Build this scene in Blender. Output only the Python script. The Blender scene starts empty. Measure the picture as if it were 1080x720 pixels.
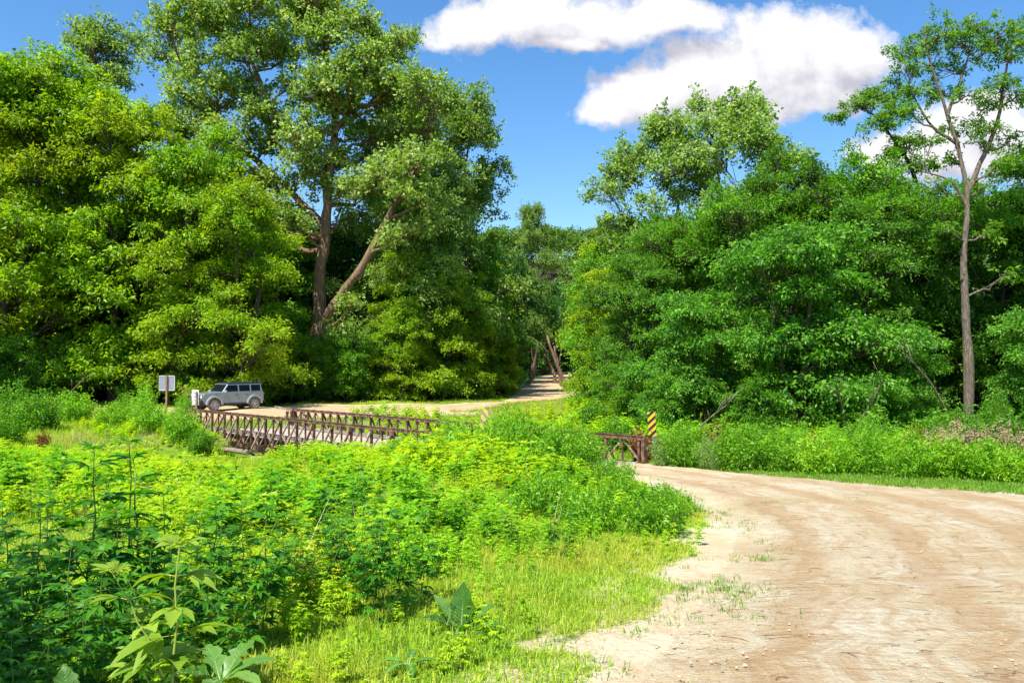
import bpy, bmesh, math, random
import numpy as np
from mathutils import Vector, Matrix
R = math.radians
SC = bpy.context.scene
COL = SC.collection
CZ = 3.75                      # eye height above the bridge deck
F = 840.0

# ------------------------------------------------------------------ helpers
def tag(o, label=None, cat=None, group=None, kind=None):
    if label: o['label'] = label
    if cat: o['category'] = cat
    if group: o['group'] = group
    if kind: o['kind'] = kind
    return o

def link(o, parent=None):
    COL.objects.link(o)
    if parent is not None: o.parent = parent
    return o

def empty(name, loc=(0, 0, 0), rz=0.0, s=1.0):
    o = bpy.data.objects.new(name, None)
    o.empty_display_size = 0.2
    o.location = loc
    o.rotation_euler = (0, 0, rz)
    o.scale = (s, s, s) if not isinstance(s, tuple) else s
    return link(o)

def np_mesh(name, V, Q, mats, attrs=None, smooth=False, matidx=None):
    V = np.ascontiguousarray(V, dtype=np.float32); Q = np.ascontiguousarray(Q, dtype=np.int32)
    me = bpy.data.meshes.new(name)
    n, m, k = len(V), len(Q), Q.shape[1]
    me.vertices.add(n); me.vertices.foreach_set('co', V.ravel())
    me.loops.add(m * k); me.loops.foreach_set('vertex_index', Q.ravel())
    me.polygons.add(m); me.polygons.foreach_set('loop_start', np.arange(0, m * k, k, dtype=np.int32))
    if matidx is not None: me.polygons.foreach_set('material_index', np.asarray(matidx, dtype=np.int32))
    if smooth: me.polygons.foreach_set('use_smooth', np.ones(m, dtype=bool))
    me.update(calc_edges=True)
    for mt in mats: me.materials.append(mt)
    if attrs:
        for a, arr in attrs.items():
            at = me.attributes.new(a, 'FLOAT', 'POINT')
            at.data.foreach_set('value', np.ascontiguousarray(arr, dtype=np.float32))
    return me

class MB:
    """collects boxes, bars and tubes into one mesh"""
    def __init__(s): s.V = []; s.Fc = []; s.mi = []; s.cur = 0
    def add(s, vs, fs):
        b = len(s.V); s.V += [tuple(v) for v in vs]
        s.Fc += [tuple(b + i for i in f) for f in fs]; s.mi += [s.cur] * len(fs)
    def box(s, c, d, rot=None):
        hx, hy, hz = d[0] / 2, d[1] / 2, d[2] / 2
        vs = [Vector((x, y, z)) for x in (-hx, hx) for y in (-hy, hy) for z in (-hz, hz)]
        if rot is not None: vs = [rot @ v for v in vs]
        s.add([v + Vector(c) for v in vs], [(0, 1, 3, 2), (4, 6, 7, 5), (0, 4, 5, 1), (2, 3, 7, 6), (0, 2, 6, 4), (1, 5, 7, 3)])
    def bar(s, a, b, w, t=None, up=(0, 0, 1)):
        a, b = Vector(a), Vector(b); t = t or w
        d = (b - a); L = d.length; d.normalize()
        u = Vector(up)
        if abs(d.dot(u)) > .98: u = Vector((1, 0, 0))
        x = d.cross(u).normalized(); z = x.cross(d).normalized()
        rot = Matrix((x, d, z)).transposed()
        s.box((a + b) / 2, (w, L, t), rot)
    def tube(s, pts, rad, n=8, cap=True):
        pts = [Vector(p) for p in pts]
        rings = []
        ref = Vector((0.3, 0.9, 0.1)).normalized()
        for i, p in enumerate(pts):
            d = (pts[min(i + 1, len(pts) - 1)] - pts[max(i - 1, 0)]).normalized()
            x = d.cross(ref)
            if x.length < 1e-3: x = d.cross(Vector((1, 0, 0)))
            x.normalize(); y = d.cross(x)
            rings.append([p + (x * math.cos(2 * math.pi * k / n) + y * math.sin(2 * math.pi * k / n)) * rad[i] for k in range(n)])
        vs = [v for r in rings for v in r]; fs = []
        for i in range(len(pts) - 1):
            for k in range(n):
                fs.append((i * n + k, i * n + (k + 1) % n, (i + 1) * n + (k + 1) % n, (i + 1) * n + k))
        if cap:
            fs.append(tuple(range(n))); fs.append(tuple((len(pts) - 1) * n + k for k in reversed(range(n))))
        s.add(vs, fs)
    def build(s, name, mats, parent=None, bevel=0, smooth=False, loc=None):
        me = bpy.data.meshes.new(name)
        me.from_pydata(s.V, [], s.Fc); me.update()
        if not isinstance(mats, (list, tuple)): mats = [mats]
        for m in mats: me.materials.append(m)
        me.polygons.foreach_set('material_index', s.mi)
        bm = bmesh.new(); bm.from_mesh(me); bmesh.ops.recalc_face_normals(bm, faces=bm.faces); bm.to_mesh(me); bm.free()
        if smooth: me.polygons.foreach_set('use_smooth', [True] * len(me.polygons))
        o = bpy.data.objects.new(name, me); link(o, parent)
        if loc is not None: o.location = loc
        if bevel:
            b = o.modifiers.new('bev', 'BEVEL'); b.width = bevel; b.segments = 2; b.limit_method = 'ANGLE'
        return o

def copy_thing(o, loc, rz=0, s=1.0, label=None, group=None):
    c = o.copy(); link(c); c.location = loc; c.rotation_euler = (0, 0, rz)
    c.scale = (s, s, s) if not isinstance(s, tuple) else s
    for ch in list(o.children):
        k = ch.copy(); link(k, c)
        for g in list(ch.children): link(g.copy(), k)
    if label: c['label'] = label
    if group: c['group'] = group
    elif 'group' in c.keys(): del c['group']
    return c

# ------------------------------------------------------------------ terrain
_d = np.arange(-80, 900, .5)
_z = np.interp(_d, [-80, -3, 0, 14, 27.5, 32, 40, 50, 60, 110, 150, 190, 215, 300, 380, 900],
               [2.0, 2.0, 2.05, 1.10, .17, .0, .0, .40, .47, .5, 1.1, 2.0, 5, 41, 54, 60])
_k = np.exp(-(np.arange(-8, 9) * .5) ** 2 / (2 * 1.2 ** 2)); _k /= _k.sum()
_zs = np.convolve(np.pad(_z, 8, mode='edge'), _k, 'valid')
def sst(a, b, x):
    t = np.clip((x - a) / (b - a), 0, 1); return t * t * (3 - 2 * t)
def G(x, y):
    x = np.asarray(x, float); y = np.asarray(y, float)
    z = np.interp(y, _d, _zs)
    z = z + .10 * np.sin(x * .31 + 1.3) * np.sin(y * .27) * sst(3, 30, np.abs(x - 4)) + .06 * np.sin(x * .9 + y * .55) * sst(-1, -6, x - 0)
    z = z - .28 * sst(-1, -7, x - .4) * sst(30, 20, y)                                # the weed field lies lower than the road
    s = (x - y) / 1.4142 + 35.2; q = (x + y - 28) / 1.4142                             # hollow the bridge spans
    z = z - 1.5 * np.exp(-(s / 5.0) ** 2) * np.exp(-(q / 9.0) ** 2)
    z = z + 1.0 * sst(18, 60, np.abs(x)) * sst(40, 70, y)
    return z
def Gs(x, y): return float(G(x, y))
def X(px, d): return (px - 540) / F * d
def Zp(py, d): return CZ - (py - 382) / F * d

def catmull(P, n):
    P = np.array(P, float); m = len(P)
    t = np.linspace(0, m - 1, n); out = []
    for a in t:
        i = min(int(a), m - 2); f = a - i
        p0, p1, p2, p3 = P[max(i - 1, 0)], P[i], P[i + 1], P[min(i + 2, m - 1)]
        out.append(.5 * ((2 * p1) + (-p0 + p2) * f + (2 * p0 - 5 * p1 + 4 * p2 - p3) * f * f + (-p0 + 3 * p1 - 3 * p2 + p3) * f ** 3))
    return np.array(out)

ROAD_L = catmull([(1.75, 26.0), (2.5, 24.2), (3.3, 20.5), (3.75, 16.5), (3.35, 12.4), (2.3, 9), (.75, 5.2), (-1.3, 0), (-4, -9)], 260)
ROAD_R = catmull([(4.5, 28.75), (5.9, 26.8), (7.9, 22), (10.9, 17.6), (15, 14.9), (21, 12.3), (27, 8), (33, 0), (37, -11)], 260)
PATH_L = catmull([(-15.7, 49.3), (-13.0, 50.6), (-9, 51.9), (-4.0, 54.8), (-1.3, 62), (.3, 74), (1.0, 90), (1.4, 110), (3.2, 135), (8.5, 168)], 220)
PATH_R = catmull([(-19.0, 46.2), (-26.5, 53.0), (-20, 60.8), (-6.2, 62.5), (2.6, 70), (5.4, 78), (7.3, 92), (7.6, 110), (9.6, 135), (14, 162)], 220)
ROAD_POLY = np.vstack([ROAD_L, ROAD_R[::-1]])
PATH_POLY = np.vstack([PATH_L, PATH_R[::-1]])
def in_poly(x, y, P):
    x = np.asarray(x); y = np.asarray(y); c = np.zeros(x.shape, bool); n = len(P); j = n - 1
    for i in range(0, n):
        xi, yi = P[i]; xj, yj = P[j]
        if yi != yj:
            c ^= ((yi > y) != (yj > y)) & (x < (xj - xi) * (y - yi) / (yj - yi) + xi)
        j = i
    return c
def dist_poly(x, y, P):
    """distance to the outline, negative inside"""
    x = np.asarray(x, float).ravel(); y = np.asarray(y, float).ravel()
    best = np.full(x.shape, 1e9)
    Q = P[::3]
    for i in range(len(Q)):
        a = Q[i]; b = Q[(i + 1) % len(Q)]; ab = b - a; L = (ab ** 2).sum() + 1e-9
        t = np.clip(((x - a[0]) * ab[0] + (y - a[1]) * ab[1]) / L, 0, 1)
        best = np.minimum(best, (x - a[0] - t * ab[0]) ** 2 + (y - a[1] - t * ab[1]) ** 2)
    d = np.sqrt(best); return np.where(in_poly(x, y, P), -d, d)

# ------------------------------------------------------------------ materials
def nmat(name):
    m = bpy.data.materials.new(name); m.use_nodes = True
    nt = m.node_tree; b = nt.nodes['Principled BSDF']
    return m, nt, b
def ramp(nt, fac, stops, interp='LINEAR'):
    r = nt.nodes.new('ShaderNodeValToRGB'); r.color_ramp.interpolation = interp
    e = r.color_ramp.elements
    while len(e) < len(stops): e.new(.5)
    for i, (p, c) in enumerate(stops): e[i].position = p; e[i].color = (*c, 1)
    nt.links.new(fac, r.inputs[0]); return r.outputs[0]
def noise(nt, scale, detail=4, rough=.55, vec=None, dist=0):
    n = nt.nodes.new('ShaderNodeTexNoise'); n.inputs['Scale'].default_value = scale; n.inputs['Detail'].default_value = detail
    n.inputs['Roughness'].default_value = rough; n.inputs['Distortion'].default_value = dist
    if vec is not None: nt.links.new(vec, n.inputs['Vector'])
    return n.outputs['Fac']
def mth(nt, op, a, b=None, c=None, clamp=False):
    n = nt.nodes.new('ShaderNodeMath'); n.operation = op; n.use_clamp = clamp
    for i, v in enumerate((a, b, c)):
        if v is None: continue
        if isinstance(v, (int, float)): n.inputs[i].default_value = v
        else: nt.links.new(v, n.inputs[i])
    return n.outputs[0]
def mixc(nt, f, a, b, mode='MIX'):
    n = nt.nodes.new('ShaderNodeMix'); n.data_type = 'RGBA'; n.blend_type = mode
    for s, v in ((n.inputs[0], f), (n.inputs[6], a), (n.inputs[7], b)):
        if isinstance(v, (int, float)): s.default_value = v
        elif isinstance(v, tuple): s.default_value = (*v, 1)
        else: nt.links.new(v, s)
    return n.outputs[2]
def mapping(nt, src, scale=(1, 1, 1)):
    m = nt.nodes.new('ShaderNodeMapping'); m.inputs['Scale'].default_value = scale
    nt.links.new(src, m.inputs['Vector']); return m.outputs[0]
def coord(nt, which='Object'):
    return nt.nodes.new('ShaderNodeTexCoord').outputs[which]
def bump(nt, b, h, strength=.5, dist=.02):
    n = nt.nodes.new('ShaderNodeBump'); n.inputs['Strength'].default_value = strength; n.inputs['Distance'].default_value = dist
    nt.links.new(h, n.inputs['Height']); nt.links.new(n.outputs[0], b.inputs['Normal'])

def leaf_mat(name, dark, mid, light, trans=.4, tcol=None, rough=.5, spec=.35, patch=None, objvar=.25):
    m, nt, b = nmat(name)
    a = nt.nodes.new('ShaderNodeAttribute'); a.attribute_name = 'tint'
    oi = nt.nodes.new('ShaderNodeObjectInfo')
    f = a.outputs['Fac']
    if objvar:
        f = mth(nt, 'ADD', f, mth(nt, 'MULTIPLY', mth(nt, 'SUBTRACT', oi.outputs['Random'], .5), objvar), clamp=True)
    col = ramp(nt, f, [(0, dark), (.5, mid), (1, light)])
    if patch:
        geo = nt.nodes.new('ShaderNodeNewGeometry')
        pn = ramp(nt, noise(nt, patch[0], 3, vec=geo.outputs['Position']), [(.42, (0, 0, 0)), (.62, (1, 1, 1))])
        col = mixc(nt, pn, col, mixc(nt, .6, col, patch[1]))
    nt.links.new(col, b.inputs['Base Color'])
    b.inputs['Roughness'].default_value = rough
    b.inputs['Specular IOR Level'].default_value = spec
    t = nt.nodes.new('ShaderNodeBsdfTranslucent')
    tc = mixc(nt, 1.0, col, tcol or (1.0, 1.0, .45), 'MULTIPLY')
    nt.links.new(tc, t.inputs['Color'])
    mx = nt.nodes.new('ShaderNodeMixShader'); mx.inputs[0].default_value = trans
    nt.links.new(b.outputs[0], mx.inputs[1]); nt.links.new(t.outputs[0], mx.inputs[2])
    nt.links.new(mx.outputs[0], nt.nodes['Material Output'].inputs['Surface'])
    return m

TC = (1.9, 1.7, .35)
M = {}
M['yellowgreen'] = leaf_mat('yellow green leaves', (.07, .18, .006), (.20, .40, .008), (.44, .62, .012), .42, TC, patch=(.12, (.30, .36, .01)))
M['cottonwood'] = leaf_mat('cottonwood leaves', (.08, .18, .018), (.21, .33, .05), (.46, .54, .20), .42, (1.5, 1.6, .5), rough=.5, spec=.3)
M['aspen'] = leaf_mat('pale poplar leaves', (.10, .21, .03), (.22, .35, .07), (.44, .55, .22), .42, (1.5, 1.6, .5), rough=.5, spec=.3)
M['lime'] = leaf_mat('lime green leaves', (.06, .16, .008), (.16, .34, .012), (.34, .54, .02), .42, (1.7, 1.7, .35), patch=(.15, (.34, .44, .01)))
M['darkwood'] = leaf_mat('wood leaves coloured for shade', (.02, .07, .008), (.045, .13, .012), (.09, .21, .02), .3, (1.6, 1.7, .4))  # dark base colours paint the shade inside the wood into the leaves
M['green2'] = leaf_mat('dark olive green leaves', (.03, .10, .008), (.08, .21, .012), (.20, .38, .025), .38, (1.6, 1.7, .35))
M['green'] = leaf_mat('green leaves', (.035, .12, .008), (.11, .28, .014), (.25, .48, .03), .38, (1.7, 1.9, .35), patch=(.15, (.12, .27, .015)))
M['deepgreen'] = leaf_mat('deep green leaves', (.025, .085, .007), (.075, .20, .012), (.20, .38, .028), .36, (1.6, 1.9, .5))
M['tealgreen'] = leaf_mat('blue green leaves', (.035, .125, .012), (.12, .30, .024), (.29, .52, .06), .38, (1.5, 1.9, .6))
M['willow'] = leaf_mat('pale willow leaves', (.12, .24, .03), (.26, .40, .07), (.44, .56, .18), .42, (1.5, 1.6, .5))
M['locust'] = leaf_mat('locust leaves', (.05, .14, .010), (.10, .25, .016), (.20, .38, .03), .42, TC)
M['far'] = leaf_mat('far wood leaves', (.05, .13, .015), (.10, .21, .02), (.17, .30, .035), .3, TC)
M['weed'] = leaf_mat('weed leaves', (.09, .27, .006), (.25, .52, .012), (.48, .70, .02), .45, (1.7, 1.5, .3), rough=.45, patch=(.28, (.42, .52, .012)), objvar=0)
M['ragweed'] = leaf_mat('tall weed leaves', (.025, .12, .008), (.06, .22, .012), (.14, .36, .02), .42, (1.7, 1.7, .3), rough=.42, objvar=.3)  # colours darkened partly to stand in for shade on the ragweed thicket
M['ragweed2'] = leaf_mat('mid green weed leaves', (.04, .17, .008), (.11, .32, .014), (.24, .50, .022), .40, (1.7, 1.7, .3), rough=.42, objvar=0)
M['shrub'] = leaf_mat('shrub leaves', (.08, .23, .010), (.19, .43, .016), (.34, .60, .03), .42, (1.6, 1.6, .35), objvar=.35)
M['paleshrub'] = leaf_mat('pale shrub leaves', (.12, .22, .04), (.22, .38, .08), (.35, .50, .15), .38, (1.4, 1.5, .5))
M['grass'] = leaf_mat('grass blades', (.09, .25, .008), (.29, .48, .016), (.60, .66, .09), .40, (1.5, 1.4, .3), patch=(.5, (.46, .46, .05)), objvar=0)
M['fieldgrass'] = leaf_mat('lime field grass', (.14, .30, .008), (.32, .50, .015), (.52, .64, .04), .42, (1.5, 1.4, .3), patch=(.4, (.50, .54, .04)), objvar=0)
M['verge'] = leaf_mat('verge grass blades', (.06, .19, .012), (.15, .32, .02), (.36, .44, .06), .40, (1.6, 1.6, .3), objvar=0)
M['lawn'] = leaf_mat('far lawn blades', (.16, .28, .010), (.30, .40, .02), (.46, .50, .06), .38, (1.5, 1.4, .3), patch=(.12, (.50, .44, .10)), objvar=0)
M['dry'] = leaf_mat('dry straw', (.25, .20, .09), (.42, .35, .17), (.58, .50, .28), .3, (1, 1, .8), objvar=0)
M['dock'] = leaf_mat('broad dock leaf', (.04, .14, .015), (.09, .23, .025), (.20, .36, .06), .42, (1.5, 1.6, .25), rough=.4, spec=.45)
M['bluedock'] = leaf_mat('waxy mullein leaf', (.06, .17, .02), (.12, .28, .04), (.23, .40, .09), .4, (1.2, 1.4, .6), rough=.5)
M['rustleaf'] = leaf_mat('dead russet leaves', (.10, .025, .012), (.20, .05, .02), (.34, .12, .05), .25, (1.4, .9, .5))
M['flower'] = leaf_mat('small yellow petals', (.6, .42, .02), (.75, .55, .03), (.8, .65, .08), .3, (1, 1, .5), objvar=0)
M['pinkseed'] = leaf_mat('pinkish seed heads', (.35, .25, .12), (.5, .36, .2), (.62, .48, .3), .3, (1, 1, .8), objvar=0)

def bark(name, c0, c1, scale=1.0):
    m, nt, b = nmat(name)
    co = coord(nt); n = noise(nt, 3.0 * scale, 6, .65, mapping(nt, co, (3, 3, .6)))
    n2 = noise(nt, .9 * scale, 3, .5, co)
    col = ramp(nt, n, [(.32, tuple(x * .35 for x in c0)), (.5, c0), (.68, c1)])
    col = mixc(nt, mth(nt, 'MULTIPLY', n2, .5), col, tuple(x * .6 for x in c0))
    nt.links.new(col, b.inputs['Base Color']); b.inputs['Roughness'].default_value = .9
    bump(nt, b, n, .9, .08); return m
M['bark'] = bark('grey brown bark', (.11, .075, .05), (.24, .17, .115))
M['barkwarm'] = bark('warm furrowed bark', (.20, .12, .07), (.42, .28, .18))
M['barkdark'] = bark('dark bark', (.055, .042, .03), (.12, .09, .065))
M['barkslim'] = bark('grey tan furrowed bark', (.17, .125, .09), (.36, .29, .22), 1.8)
M['barkpale'] = bark('pale bare wood', (.26, .19, .13), (.45, .36, .27))
m, nt, b = nmat('green stem'); b.inputs['Base Color'].default_value = (.12, .20, .03, 1); b.inputs['Roughness'].default_value = .6; M['stem'] = m
m, nt, b = nmat('yellow stem'); b.inputs['Base Color'].default_value = (.30, .36, .06, 1); b.inputs['Roughness'].default_value = .5; M['ystem'] = m

def simple(name, c, rough=.6, metal=0, var=.25, scale=6, c2=None, bumps=0, spec=.5, coat=0):
    m, nt, b = nmat(name)
    n = noise(nt, scale, 5, .6, coord(nt))
    c2 = c2 or tuple(min(1, x * (1 + var)) for x in c)
    col = ramp(nt, n, [(.35, tuple(x * (1 - var) for x in c)), (.5, c), (.66, c2)])
    nt.links.new(col, b.inputs['Base Color']); b.inputs['Roughness'].default_value = rough
    b.inputs['Metallic'].default_value = metal; b.inputs['Specular IOR Level'].default_value = spec
    b.inputs['Coat Weight'].default_value = coat
    if bumps: bump(nt, b, n, bumps, .01)
    return m
M['rust'] = simple('rusted dark steel', (.125, .06, .038), .85, .1, .5, 4, (.32, .17, .10), .4)
M['rustlight'] = simple('dusty rusted steel', (.28, .18, .125), .85, .1, .4, 6, (.50, .38, .30), .3)
M['plank'] = simple('dusty pale deck planks', (.42, .34, .27), .9, 0, .2, 3, (.55, .47, .38), .4)
M['timber'] = simple('weathered grey timber', (.24, .19, .15), .9, 0, .35, 4, (.42, .36, .30), .5)
M['paint'] = simple('blue grey car paint', (.30, .35, .43), .28, .4, .06, 2, coat=.6)
M['flare'] = simple('grey satin fender trim', (.38, .39, .42), .5, .2, .08)
M['blackplastic'] = simple('black plastic', (.018, .018, .02), .55, 0, .2)
M['softtop'] = simple('black cloth top', (.022, .023, .028), .75, 0, .2)
M['glass'] = simple('dark car glass', (.006, .008, .012), .15, 0, .05, spec=.12)
M['tyre'] = simple('dusty tyre rubber', (.13, .12, .115), .85, 0, .3, 8, (.24, .22, .21))
M['rim'] = simple('dusty alloy rim', (.62, .57, .54), .45, .5, .15)
M['lamp'] = simple('clear headlight lens', (.75, .78, .8), .12, .1, .05)
M['tail'] = simple('red tail lens', (.4, .02, .015), .2, 0, .1)
M['grille'] = simple('grille metal', (.35, .34, .33), .4, .5, .1)
M['plate'] = simple('green number plate', (.05, .40, .28), .5, 0, .1)
M['signback'] = simple('dull aluminium sign back', (.30, .31, .36), .55, .25, .12, 3)
M['signwhite'] = simple('white painted sign', (.72, .72, .74), .5, 0, .08, 5)
M['wpost'] = simple('brown wooden post', (.30, .15, .07), .85, 0, .35, 5, (.42, .24, .13), .3)
M['teal'] = simple('teal painted steel post', (.12, .42, .40), .5, .1, .15)
M['twig'] = simple('dry twigs', (.12, .075, .04), .9, 0, .4, 9)

def stripes(name, ang, period, yel=(.85, .55, .01), blk=(.045, .03, .035)):
    m, nt, b = nmat(name)
    s = nt.nodes.new('ShaderNodeSeparateXYZ'); nt.links.new(coord(nt), s.inputs[0])
    v = mth(nt, 'ADD', mth(nt, 'MULTIPLY', s.outputs['X'], math.sin(ang) / period), mth(nt, 'MULTIPLY', s.outputs['Z'], math.cos(ang) / period))
    f = mth(nt, 'GREATER_THAN', mth(nt, 'FRACT', mth(nt, 'ADD', v, 20.15)), .5)
    n = noise(nt, 7, 3, .5, coord(nt))
    y = mixc(nt, mth(nt, 'MULTIPLY', n, .25), yel, (.5, .34, .1))
    nt.links.new(mixc(nt, f, y, blk), b.inputs['Base Color']); b.inputs['Roughness'].default_value = .45
    return m
M['stripes'] = stripes('yellow black reflective stripes', R(-38), .20)
M['stripes2'] = stripes('faded yellow grey stripes', R(38), .22, (.8, .5, .03), (.25, .24, .27))

# ground
def sand_col(nt, P):
    n1 = noise(nt, .55, 6, .6, P); n2 = noise(nt, 4.5, 6, .72, P); n3 = noise(nt, 42, 4, .75, P); n5 = noise(nt, 14, 5, .75, P)
    base = ramp(nt, n1, [(.32, (.49, .38, .215)), (.5, (.585, .49, .32)), (.68, (.64, .57, .425))])
    base = mixc(nt, ramp(nt, n2, [(.36, (.8, .8, .8)), (.52, (0, 0, 0))]), base, (.49, .355, .205))
    base = mixc(nt, ramp(nt, n5, [(.30, (.7, .7, .7)), (.45, (0, 0, 0))]), base, (.42, .28, .15))
    base = mixc(nt, ramp(nt, n3, [(.28, (.65, .65, .65)), (.38, (0, 0, 0))]), base, (.25, .16, .09))
    h = mth(nt, 'ADD', mth(nt, 'MULTIPLY', n3, .4), mth(nt, 'ADD', mth(nt, 'MULTIPLY', n2, 1.3), mth(nt, 'MULTIPLY', n5, .6)))
    return base, h, n2
def ground_mat():
    m, nt, b = nmat('meadow soil and turf')
    geo = nt.nodes.new('ShaderNodeNewGeometry'); P = geo.outputs['Position']
    a = nt.nodes.new('ShaderNodeAttribute'); a.attribute_name = 'dirt'
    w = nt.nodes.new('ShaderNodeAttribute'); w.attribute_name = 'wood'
    sand, h, nn = sand_col(nt, P)
    n1 = noise(nt, .35, 5, .6, P); n2 = noise(nt, 3, 5, .65, P)
    g = ramp(nt, n2, [(.3, (.05, .10, .010)), (.5, (.12, .22, .015)), (.7, (.24, .30, .04))])
    g = mixc(nt, ramp(nt, n1, [(.5, (0, 0, 0)), (.7, (1, 1, 1))]), g, (.26, .24, .06))
    f = mth(nt, 'ADD', a.outputs['Fac'], mth(nt, 'MULTIPLY', mth(nt, 'SUBTRACT', n2, .5), 1.6))
    f = ramp(nt, f, [(.42, (0, 0, 0)), (.60, (1, 1, 1))])
    col = mixc(nt, f, g, sand)
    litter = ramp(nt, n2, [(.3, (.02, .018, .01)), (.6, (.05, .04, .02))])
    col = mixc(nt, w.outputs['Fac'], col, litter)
    nt.links.new(col, b.inputs['Base Color']); b.inputs['Roughness'].default_value = .95
    b.inputs['Specular IOR Level'].default_value = .12
    bump(nt, b, h, .9, .05); return m

def road_mat(name, tracks=True):
    m, nt, b = nmat(name)
    uv = nt.nodes.new('ShaderNodeUVMap').outputs[0]
    geo = nt.nodes.new('ShaderNodeNewGeometry'); P = geo.outputs['Position']
    base, h, n2 = sand_col(nt, P)
    if tracks:
        s = nt.nodes.new('ShaderNodeSeparateXYZ'); nt.links.new(uv, s.inputs[0])
        wob = mth(nt, 'MULTIPLY', mth(nt, 'SUBTRACT', noise(nt, .3, 2, .5, P), .5), .7)
        u = mth(nt, 'ADD', s.outputs['X'], wob)
        lin = noise(nt, 1.0, 6, .7, mapping(nt, uv, (4.5, .5, 1)), .15)          # ruts drawn along the way
        scr = noise(nt, 1.0, 6, .72, mapping(nt, P, (2.2, 8.0, 1)), .7)       # washed scrape marks
        inside = ramp(nt, s.outputs['X'], [(.2, (0, 0, 0)), (.8, (1, 1, 1))])
        tr = None
        for c, wd in ((1.15, .24), (2.75, .26), (4.4, .3), (6.1, .3), (8.6, .35), (10.4, .35), (13, .4)):
            d = mth(nt, 'ABSOLUTE', mth(nt, 'SUBTRACT', u, c)); g = mth(nt, 'MULTIPLY', mth(nt, 'SUBTRACT', 1, mth(nt, 'DIVIDE', d, wd * 1.4), clamp=True), 1.6, clamp=True)
            tr = g if tr is None else mth(nt, 'MAXIMUM', tr, g)
        trm = mth(nt, 'MULTIPLY', tr, ramp(nt, noise(nt, 1.1, 6, .75, P), [(.30, (0, 0, 0)), (.48, (1, 1, 1))]))
        base = mixc(nt, mth(nt, 'MULTIPLY', trm, .55), base, (.43, .265, .12))
        lf = mth(nt, 'MULTIPLY', ramp(nt, lin, [(.40, (1, 1, 1)), (.52, (0, 0, 0))]), inside)
        base = mixc(nt, mth(nt, 'MULTIPLY', lf, .5), base, (.43, .265, .12))
        sf = mth(nt, 'MULTIPLY', ramp(nt, scr, [(.35, (1, 1, 1)), (.42, (0, 0, 0))]), inside)
        base = mixc(nt, mth(nt, 'MULTIPLY', sf, .85), base, (.29, .165, .075))
        h = mth(nt, 'ADD', h, mth(nt, 'MULTIPLY', inside, mth(nt, 'ADD', lin, mth(nt, 'SUBTRACT', scr, mth(nt, 'MULTIPLY', trm, .5)))))
    else:
        base = mixc(nt, ramp(nt, noise(nt, .8, 5, .7, P), [(.38, (.85, .85, .85)), (.62, (.3, .3, .3))]), base, (.44, .27, .13))
    nt.links.new(base, b.inputs['Base Color']); b.inputs['Roughness'].default_value = .95; b.inputs['Specular IOR Level'].default_value = .12
    bump(nt, b, h, 1.0, .06); return m

# ------------------------------------------------------------------ the ground, road and path
def spaced(lo, hi, fine_lo, fine_hi, step, grow=1.12):
    a = list(np.arange(fine_lo, fine_hi + 1e-6, step)); s = step
    while a[-1] < hi: s *= grow; a.append(a[-1] + s)
    s = step
    while a[0] > lo: s *= grow; a.insert(0, a[0] - s)
    return np.array(a)
xs = spaced(-700, 700, -32, 26, .4); ys = spaced(-70, 880, -4, 62, .4, 1.09)
gx, gy = np.meshgrid(xs, ys)
fx, fy = gx.ravel(), gy.ravel()
gz = G(fx, fy)
near = (np.abs(fx) < 45) & (fy < 230)
dr = np.full(fx.shape, 99.0); dp = dr.copy()
dr[near] = dist_poly(fx[near], fy[near], ROAD_POLY); dp[near] = dist_poly(fx[near], fy[near], PATH_POLY)
gz = gz - .05 * sst(.1, -.5, dr) - .05 * sst(.1, -.5, dp)
dirt = np.clip(np.maximum(1.15 - dr / 1.5, .95 - dp / 1.0), 0, 1)
dirt = np.maximum(dirt, .55 * np.exp(-((fx - 1.8) / 1.2) ** 2 - ((fy - 8) / 4.5) ** 2))
dirt = np.maximum(dirt, .75 * np.exp(-((fx + 7.5) / 8) ** 2 - ((fy - 53) / 2.2) ** 2))
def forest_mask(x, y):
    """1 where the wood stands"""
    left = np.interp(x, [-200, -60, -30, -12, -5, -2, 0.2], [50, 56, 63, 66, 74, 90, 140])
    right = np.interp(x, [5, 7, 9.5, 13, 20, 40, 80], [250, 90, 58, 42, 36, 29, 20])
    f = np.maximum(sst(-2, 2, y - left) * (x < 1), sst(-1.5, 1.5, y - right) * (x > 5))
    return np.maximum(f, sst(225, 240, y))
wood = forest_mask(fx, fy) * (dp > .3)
ny, nx = gx.shape
idx = np.arange(nx * ny).reshape(ny, nx)
Q = np.stack([idx[:-1, :-1], idx[:-1, 1:], idx[1:, 1:], idx[1:, :-1]], -1).reshape(-1, 4)
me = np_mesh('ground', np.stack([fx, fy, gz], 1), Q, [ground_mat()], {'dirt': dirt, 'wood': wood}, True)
tag(link(bpy.data.objects.new('ground', me)), kind='structure')

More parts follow.
